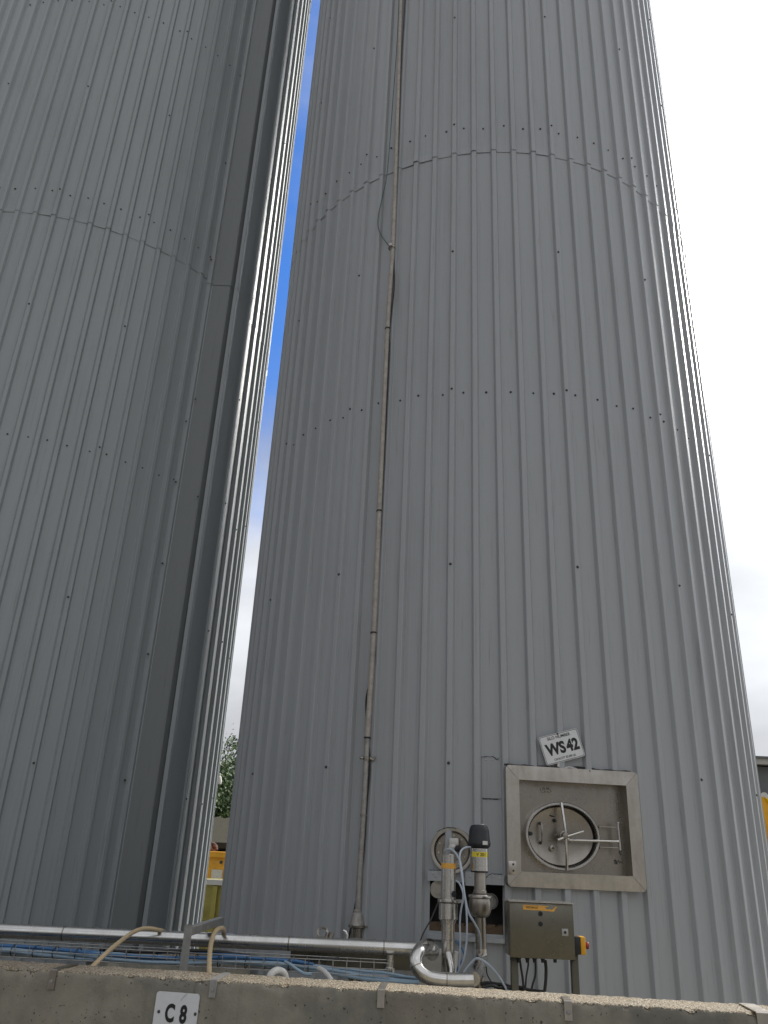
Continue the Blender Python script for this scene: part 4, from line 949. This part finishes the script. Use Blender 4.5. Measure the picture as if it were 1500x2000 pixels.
tag(build('pipe_support', mb, M_pol), 'short polished post under the right end of the long pipe', 'pipe support')
# manifold shelf behind the pipe
YM = 5.42; a0 = atY(566, 1829, YM); a1 = atY(812, 1846, YM)
mf = empty('pipe_shelf', ((a0.x + a1.x) / 2, YM, a0.z - .1), 'flat steel shelf with clips behind the long horizontal pipe', 'shelf')
mb = MB(); mb.box(((a0.x + a1.x) / 2, YM, (a0.z + a1.z) / 2 - .012), (a1.x - a0.x, .30, .012)); build('shelf_plate', mb, M_galv, mf)
mb = MB(); mb.box(((a0.x + a1.x) / 2, YM + .02, (a0.z + a1.z) / 2 - .085), (a1.x - a0.x - .04, .20, .10)); build('shelf_beam', mb, M_box, mf)
for (x, y, k) in ((630, 1821, 0), (675, 1824, 1), (697, 1832, 2), (730, 1834, 2)):
    q = atY(x, y, 5.3); m = MB()
    if k == 0: m.tube([q + Vector((.030 * math.cos(t), .012 * math.sin(t), .026 * math.sin(t) - .002)) for t in [j * math.pi / 7 for j in range(14)]], .006, 6, closed=True); m.tube([q + Vector((.02, -.02, -.03)), q + Vector((.028, -.02, .0)), q + Vector((.018, -.02, .012))], .007, 6); m.tube([q + Vector((.045, 0, -.03)), q + Vector((.055, 0, .0))], .016, 8)
    elif k == 1: m.tube([q + Vector((-.015, 0, .018)), q + Vector((.0, 0, .012)), q + Vector((.012, 0, -.006)), q + Vector((.008, 0, -.03))], .007, 7)
    else: m.lathe(q - Vector((0, 0, .012)), (0, 0, 1), [(0, .026 + .02 * (x < 700)), (.008, .026 + .02 * (x < 700)), (.012, .015)], 14)
    build(('ring_clip', 'hook_clip', 'end_cap')[k], m, M_pol if k else M_ssd, mf)

# angle-iron stand and beige hoses
YS = 4.72
s0 = atY(361, 1893, YS); s1 = atY(369, 1806, YS)
st_ = empty('pipe_stand', (s1.x, YS, 0), 'dark steel angle stand with arm reaching back over the long pipe', 'stand')
mb = MB(); mb.box((s1.x, YS, s1.z / 2), (.040, .006, s1.z)); mb.box((s1.x - .017, YS + .021, s1.z / 2), (.006, .036, s1.z)); build('upright', mb, M_galv, st_)
e0 = Vector((s1.x, YS + .003, s1.z - .015)); e1 = atY(432, 1797, 5.55); e1.z = e0.z; dd = (e1 - e0); L = dd.length; M = dd.to_track_quat('X', 'Z').to_matrix()
mb = MB(); mb.box(e0 + dd / 2, (L, .04, .005), M); mb.box(e0 + dd / 2 + Vector((.018, .0, -.018)), (L, .005, .036), M); build('arm', mb, M_galv, st_)
def zb(a, b, Y): return atY(a / 3.333, 1750 + b / 3.333, Y)
mb = MB(); mb.tube(smooth_path([zb(560, 500, 4.4), zb(610, 452, 4.45), zb(700, 365, 4.6), zb(790, 290, 4.8), zb(860, 240, 4.98), zb(920, 215, 5.08), zb(975, 212, 5.14), zb(1030, 222, 5.2), zb(1070, 235, 5.35), zb(1090, 280, 5.4)], 5), .0115, 12)
tag(build('beige_hose', mb, M_hose), 'beige hose slanting up over the long pipe, left of the steel stand', 'hose', 'beige hoses over the pipe')
mb = MB(); mb.tube(smooth_path([zb(1362, 540, 4.5), zb(1362, 490, 4.5), zb(1364, 400, 4.62), zb(1372, 320, 4.8), zb(1388, 260, 4.95), zb(1412, 222, 5.05), zb(1440, 210, 5.12), zb(1456, 218, 5.2), zb(1455, 238, 5.3)], 5), .0125, 12)
tag(build('beige_hose', mb, M_hose), 'beige hose hooked upright over the long pipe, right of the steel stand', 'hose', 'beige hoses over the pipe')
# concrete plinth by the left silo
q0 = atY(215, 1888, 6.4); q1 = atY(352, 1874, 6.6)
mb = MB(); zt = q1.z; mb.box(((q0.x + q1.x) / 2 + .15, 6.75, zt / 2), (1.0, .7, zt), Matrix.Rotation(.35, 3, 'Z'), .01)
tag(build('plinth', mb, M_conc), 'low pale concrete plinth at the foot of the left silo', 'plinth')

# ------------------------------------------------------------------ things seen through the gap
# green-brown skip, nearest
YK = 13.0
k0 = atY(396, 1722, YK); k1 = atY(452, 1722, YK)
sk = empty('yellow_skip', ((k0.x + k1.x) / 2, YK + .9, 0), 'dull olive yellow skip with pale rim seen between the silos', 'skip')
zt = k0.z; x0 = k0.x - .6; x1 = k1.x + .9
mb = MB(); mb.box(((x0 + x1) / 2, YK + .9, zt / 2 + .03), (x1 - x0, 1.8, zt - .06))
for k in range(6): mb.box((x0 + (x1 - x0) * (k + .5) / 6, YK - .03, zt / 2), (.07, .06, zt - .1))
build('body', mb, M_olive, sk)
mb = MB(); mb.box(((x0 + x1) / 2, YK - .01, zt), (x1 - x0 + .1, .12, .07)); build('rim', mb, M_bldg2, sk)
# orange container with white panel
YO = 16.0
o0 = atY(402, 1722, YO); o1 = atY(449, 1664, YO); x0 = o0.x - .5; x1 = o1.x + .6; z1 = o1.z
oc = empty('orange_hopper', ((x0 + x1) / 2, YO + 1, 0), 'orange steel hopper with white panel seen between the silos', 'hopper')
mb = MB(); mb.box(((x0 + x1) / 2, YO + 1, z1 / 2), (x1 - x0, 2, z1), None, .02); mb.box(((x0 + x1) / 2, YO - .02, z1 - .06), (x1 - x0 + .08, .08, .08)); build('body', mb, M_yel2, oc)
p0 = atY(414, 1698, YO - .02); p1 = atY(432, 1722, YO - .02)
mb = MB(); mb.box(((p0.x + p1.x) / 2, YO - .02, (p0.z + p1.z) / 2 - .1), (p1.x - p0.x, .03, p0.z - p1.z + .2)); build('panel', mb, M_wh2, oc)
q = atY(432, 1684, YO - .01); mb = MB(); mb.lathe(q, (0, -1, 0), [(0, .03), (.02, .028), (.02, 0)], 12); build('bolt', mb, M_screw, oc)
# red sacks heaped on the hopper
mb = MB(); rnd = random.Random(9)
q = atY(415, 1660, YO + .3)
for k in range(7):
    c = Vector((q.x + rnd.uniform(-.35, .05), YO + .3 + rnd.uniform(0, .5), z1 + .03 + rnd.uniform(0, .08))); r = rnd.uniform(.09, .15)
    mb.lathe(c - Vector((0, 0, r * .7)), (0.2, .1, 1), [(0, .02), (.2 * r, .7 * r), (.7 * r, r), (1.2 * r, .8 * r), (1.5 * r, .2 * r)], 10)
tag(build('sack_heap', mb, M_pinkred), 'heap of faded red sacks on top of the orange hopper', 'sacks')
# low shed with ribbed roof
YH = 26.0
r0 = atY(405, 1648, YH); rr = atY(405, 1597, YH + 4.5); xl = r0.x - 6; xr = atY(470, 1648, YH).x + 3
shed = empty('low_shed', ((xl + xr) / 2, YH + 4, 0), 'low shed with weathered ribbed roof and dark open front behind the silos', 'shed')
mb = MB(); nn = 46; vs = []; fs = []
for k in range(nn + 1):
    x = xl + (xr - xl) * k / nn; h = .05 if k % 2 else 0
    vs += [Vector((x, YH - .3, r0.z + h)), Vector((x, YH + 4.5, rr.z + h))]
for k in range(nn): fs.append((2 * k, 2 * k + 2, 2 * k + 3, 2 * k + 1))
mb.add(vs, fs); mb.box(((xl + xr) / 2, YH - .3, r0.z - .03), (xr - xl, .06, .16)); build('roof', mb, M_roofl, shed)
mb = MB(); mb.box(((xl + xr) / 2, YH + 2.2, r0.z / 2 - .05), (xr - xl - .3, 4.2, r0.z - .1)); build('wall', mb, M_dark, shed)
for k in range(9):
    x = xl + .8 + k * 1.1
    if x > xr: break
    m = MB(); m.box((x, YH - .05, r0.z / 2 - .1), (.10, .08, r0.z - .2)); build('post', m, M_bldg, shed)
mb = MB(); mb.box(((xl + xr) / 2, YH - .1, r0.z - .32), (xr - xl - .3, .05, .05)); mb.box(((xl + xr) / 2, YH - .1, r0.z - .6), (xr - xl - .3, .05, .05)); build('rail', mb, M_bldg2, shed)
# trees
def tree(cx, cy, hgt, crad, label, seed, dens=13000, leaf=.15):
    rnd = random.Random(seed); t = empty('broadleaf_tree', (cx, cy, 0), label, 'tree', 'trees beyond the shed')
    mb = MB(); th = hgt * .45
    mb.tube([(cx, cy, 0), (cx + .1, cy, th * .5), (cx, cy, th), (cx + .2, cy, hgt * .8)], [.28, .22, .16, .05], 10)
    limbs = []
    for k in range(22):
        a = rnd.uniform(0, 6.28); z0 = rnd.uniform(th * .45, hgt * .75); L = crad * rnd.uniform(.5, .95) * (1 - .35 * (z0 / hgt)); e = Vector((cx + math.cos(a) * L, cy + math.sin(a) * L, z0 + L * rnd.uniform(.3, .9)))
        m = Vector((cx, cy, z0)).lerp(e, .5) + Vector((0, 0, -.15)); mb.tube([(cx, cy, z0), m, e], [.09, .05, .015], 6); limbs.append((Vector((cx, cy, z0)), m, e))
    build('trunk', mb, M_bark, t)
    mb = MB(); cl = []
    for a, m, e in limbs:
        for _ in range(5): tt = rnd.uniform(.35, 1.1); p = a.lerp(e, tt) + Vector((rnd.gauss(0, .35), rnd.gauss(0, .35), rnd.gauss(0, .35))); cl.append((p, rnd.uniform(.35, .75)))
    for _ in range(40): cl.append((Vector((cx + rnd.gauss(0, crad * .35), cy + rnd.gauss(0, crad * .35), hgt * rnd.uniform(.66, .98))), rnd.uniform(.45, .8)))
    for _ in range(30): a = rnd.uniform(0, 6.28); cl.append((Vector((cx + math.cos(a) * crad * .8, cy + math.sin(a) * crad * .8, hgt * rnd.uniform(.08, .4))), rnd.uniform(.4, .8)))
    per = dens * 4 // len(cl)
    for p, r in cl:
        for _ in range(per):
            q = p + Vector((rnd.gauss(0, r * .5), rnd.gauss(0, r * .5), rnd.gauss(0, r * .42))); s = leaf * rnd.uniform(.6, 1.2)
            u = Vector((rnd.gauss(0, 1), rnd.gauss(0, 1), rnd.gauss(0, 1))).normalized(); v = u.orthogonal().normalized()
            mb.add([q - u * s * .5, q + v * s * .3, q + u * s * .5, q - v * s * .3], [(0, 1, 2, 3)])
    build('crown', mb, M_leaf, t, flat=True)
tt = atY(445, 1482, 36)
tree(tt.x - .4, 36, tt.z, 2.6, 'leafy green tree rising above the shed roof, seen in the silo gap', 21)
tree(tt.x + 4.6, 40, tt.z * .98, 3.0, 'leafy tree beyond the shed, mostly hidden by the right silo', 22)
tree(tt.x - 5.4, 39, tt.z * .9, 2.8, 'leafy tree beyond the shed, mostly hidden by the left silo', 23)
# white lamp/insulator glimpsed at the edge of the left silo
q = atY(428, 1514, 22); sp = empty('lamp_post', (q.x, 22, 0), 'white lamp on a pole just showing beside the left silo', 'lamp')
mb = MB(); mb.tube([(q.x - 1.2, 22, 0), (q.x - 1.2, 22, q.z + .35), (q.x - 1.0, 22, q.z + .45), (q.x, 22, q.z + .30)], .05, 10); build('pole', mb, M_wh2, sp)
mb = MB(); mb.lathe((q.x + .02, 22, q.z - .22), (0, 0, 1), [(0, .06), (.06, .075), (.18, .045), (.20, .02), (.26, .02), (.28, 0)], 16); build('lamp_head', mb, M_wh2, sp)

# ------------------------------------------------------------------ right hand background
YR = 24.0
b0 = atY(1474, 1483, YR); bd = empty('warehouse', (b0.x + 8, YR + 5, 0), 'grey clad warehouse with pale eaves and green fascia at the right edge', 'building')
zt = b0.z; e_ = atY(1490, 1495, YR).z; xl = b0.x - 3.0
mb = MB(); mb.box((xl + 12, YR + 5, zt / 2 - .1), (24, 10, zt - .2))
for k in range(60): mb.box((xl + .2 + k * .4, YR - .015, zt / 2 - .2), (.05, .04, zt - .6))
build('wall', mb, M_bldg, bd)
mb = MB(); mb.box((xl + 12, YR - .1, (zt + e_) / 2), (24.3, .3, zt - e_ + .0)); build('eaves', mb, M_bldg2, bd)
mb = MB(); mb.box((xl + 12, YR + 4.9, zt + .03), (24.5, 10.4, .06)); build('roof', mb, M_bldg, bd)
g0 = atY(1482, 1547, YR - .1).z; g1 = atY(1482, 1562, YR - .1).z
mb = MB(); mb.box((xl + 14, YR - .1, (g0 + g1) / 2), (16, .08, g0 - g1)); fa = build('fascia_sign', mb, M_signg, bd)
q = atY(1493, 1556, YR - .16); mb = MB(); mb.lathe(q, (0, -1, 0), [(0, .12), (.01, .12), (.01, 0)], 20); build('round_emblem', mb, M_wh2, fa)
# yellow machine
YY = 12.0
m0 = atY(1484, 1554, YY); ym = empty('yellow_tipper', (m0.x + 1.4, YY + 1, 0), 'bright yellow tipping body with flared lip at the right edge', 'tipper')
t1 = atY(1500, 1563, YY).z; t2 = atY(1490, 1578, YY).z; zt = m0.z
mb = MB()
PLY = Plane((m0.x, YY, 0), (0, -1, 0))
mb.prism([(0, zt), (.05, zt - .02), (.16, t2 + .0), (2.6, t2), (2.6, .55), (.55, .55), (.02, t2 - .12)], PLY, -2.0, 0)
build('body', mb, M_yel2, ym)
mb = MB(); mb.prism([(.05, zt - .02), (.09, t1 + .02), (2.65, t1 + .02), (2.65, t2), (.17, t2)], PLY, -.05, .04); build('lip', mb, M_yel3, ym)
for k in range(3):
    m = MB(); m.prism([(.10 + .5 * k, t2 - .1), (.16 + .5 * k, t2 - .1), (.45 + .45 * k, .6), (.39 + .45 * k, .6)], PLY, .0, .05); build('stiffener', m, M_yel2, ym)
for dx in (.9, 2.1):
    m = MB(); m.lathe((m0.x + dx, YY + .2, .42), (0, -1, 0), [(-.15, .30), (-.12, .42), (.12, .42), (.15, .30), (.15, .0)], 24); build('wheel', m, M_rub, ym)
print('objects', len(bpy.data.objects))
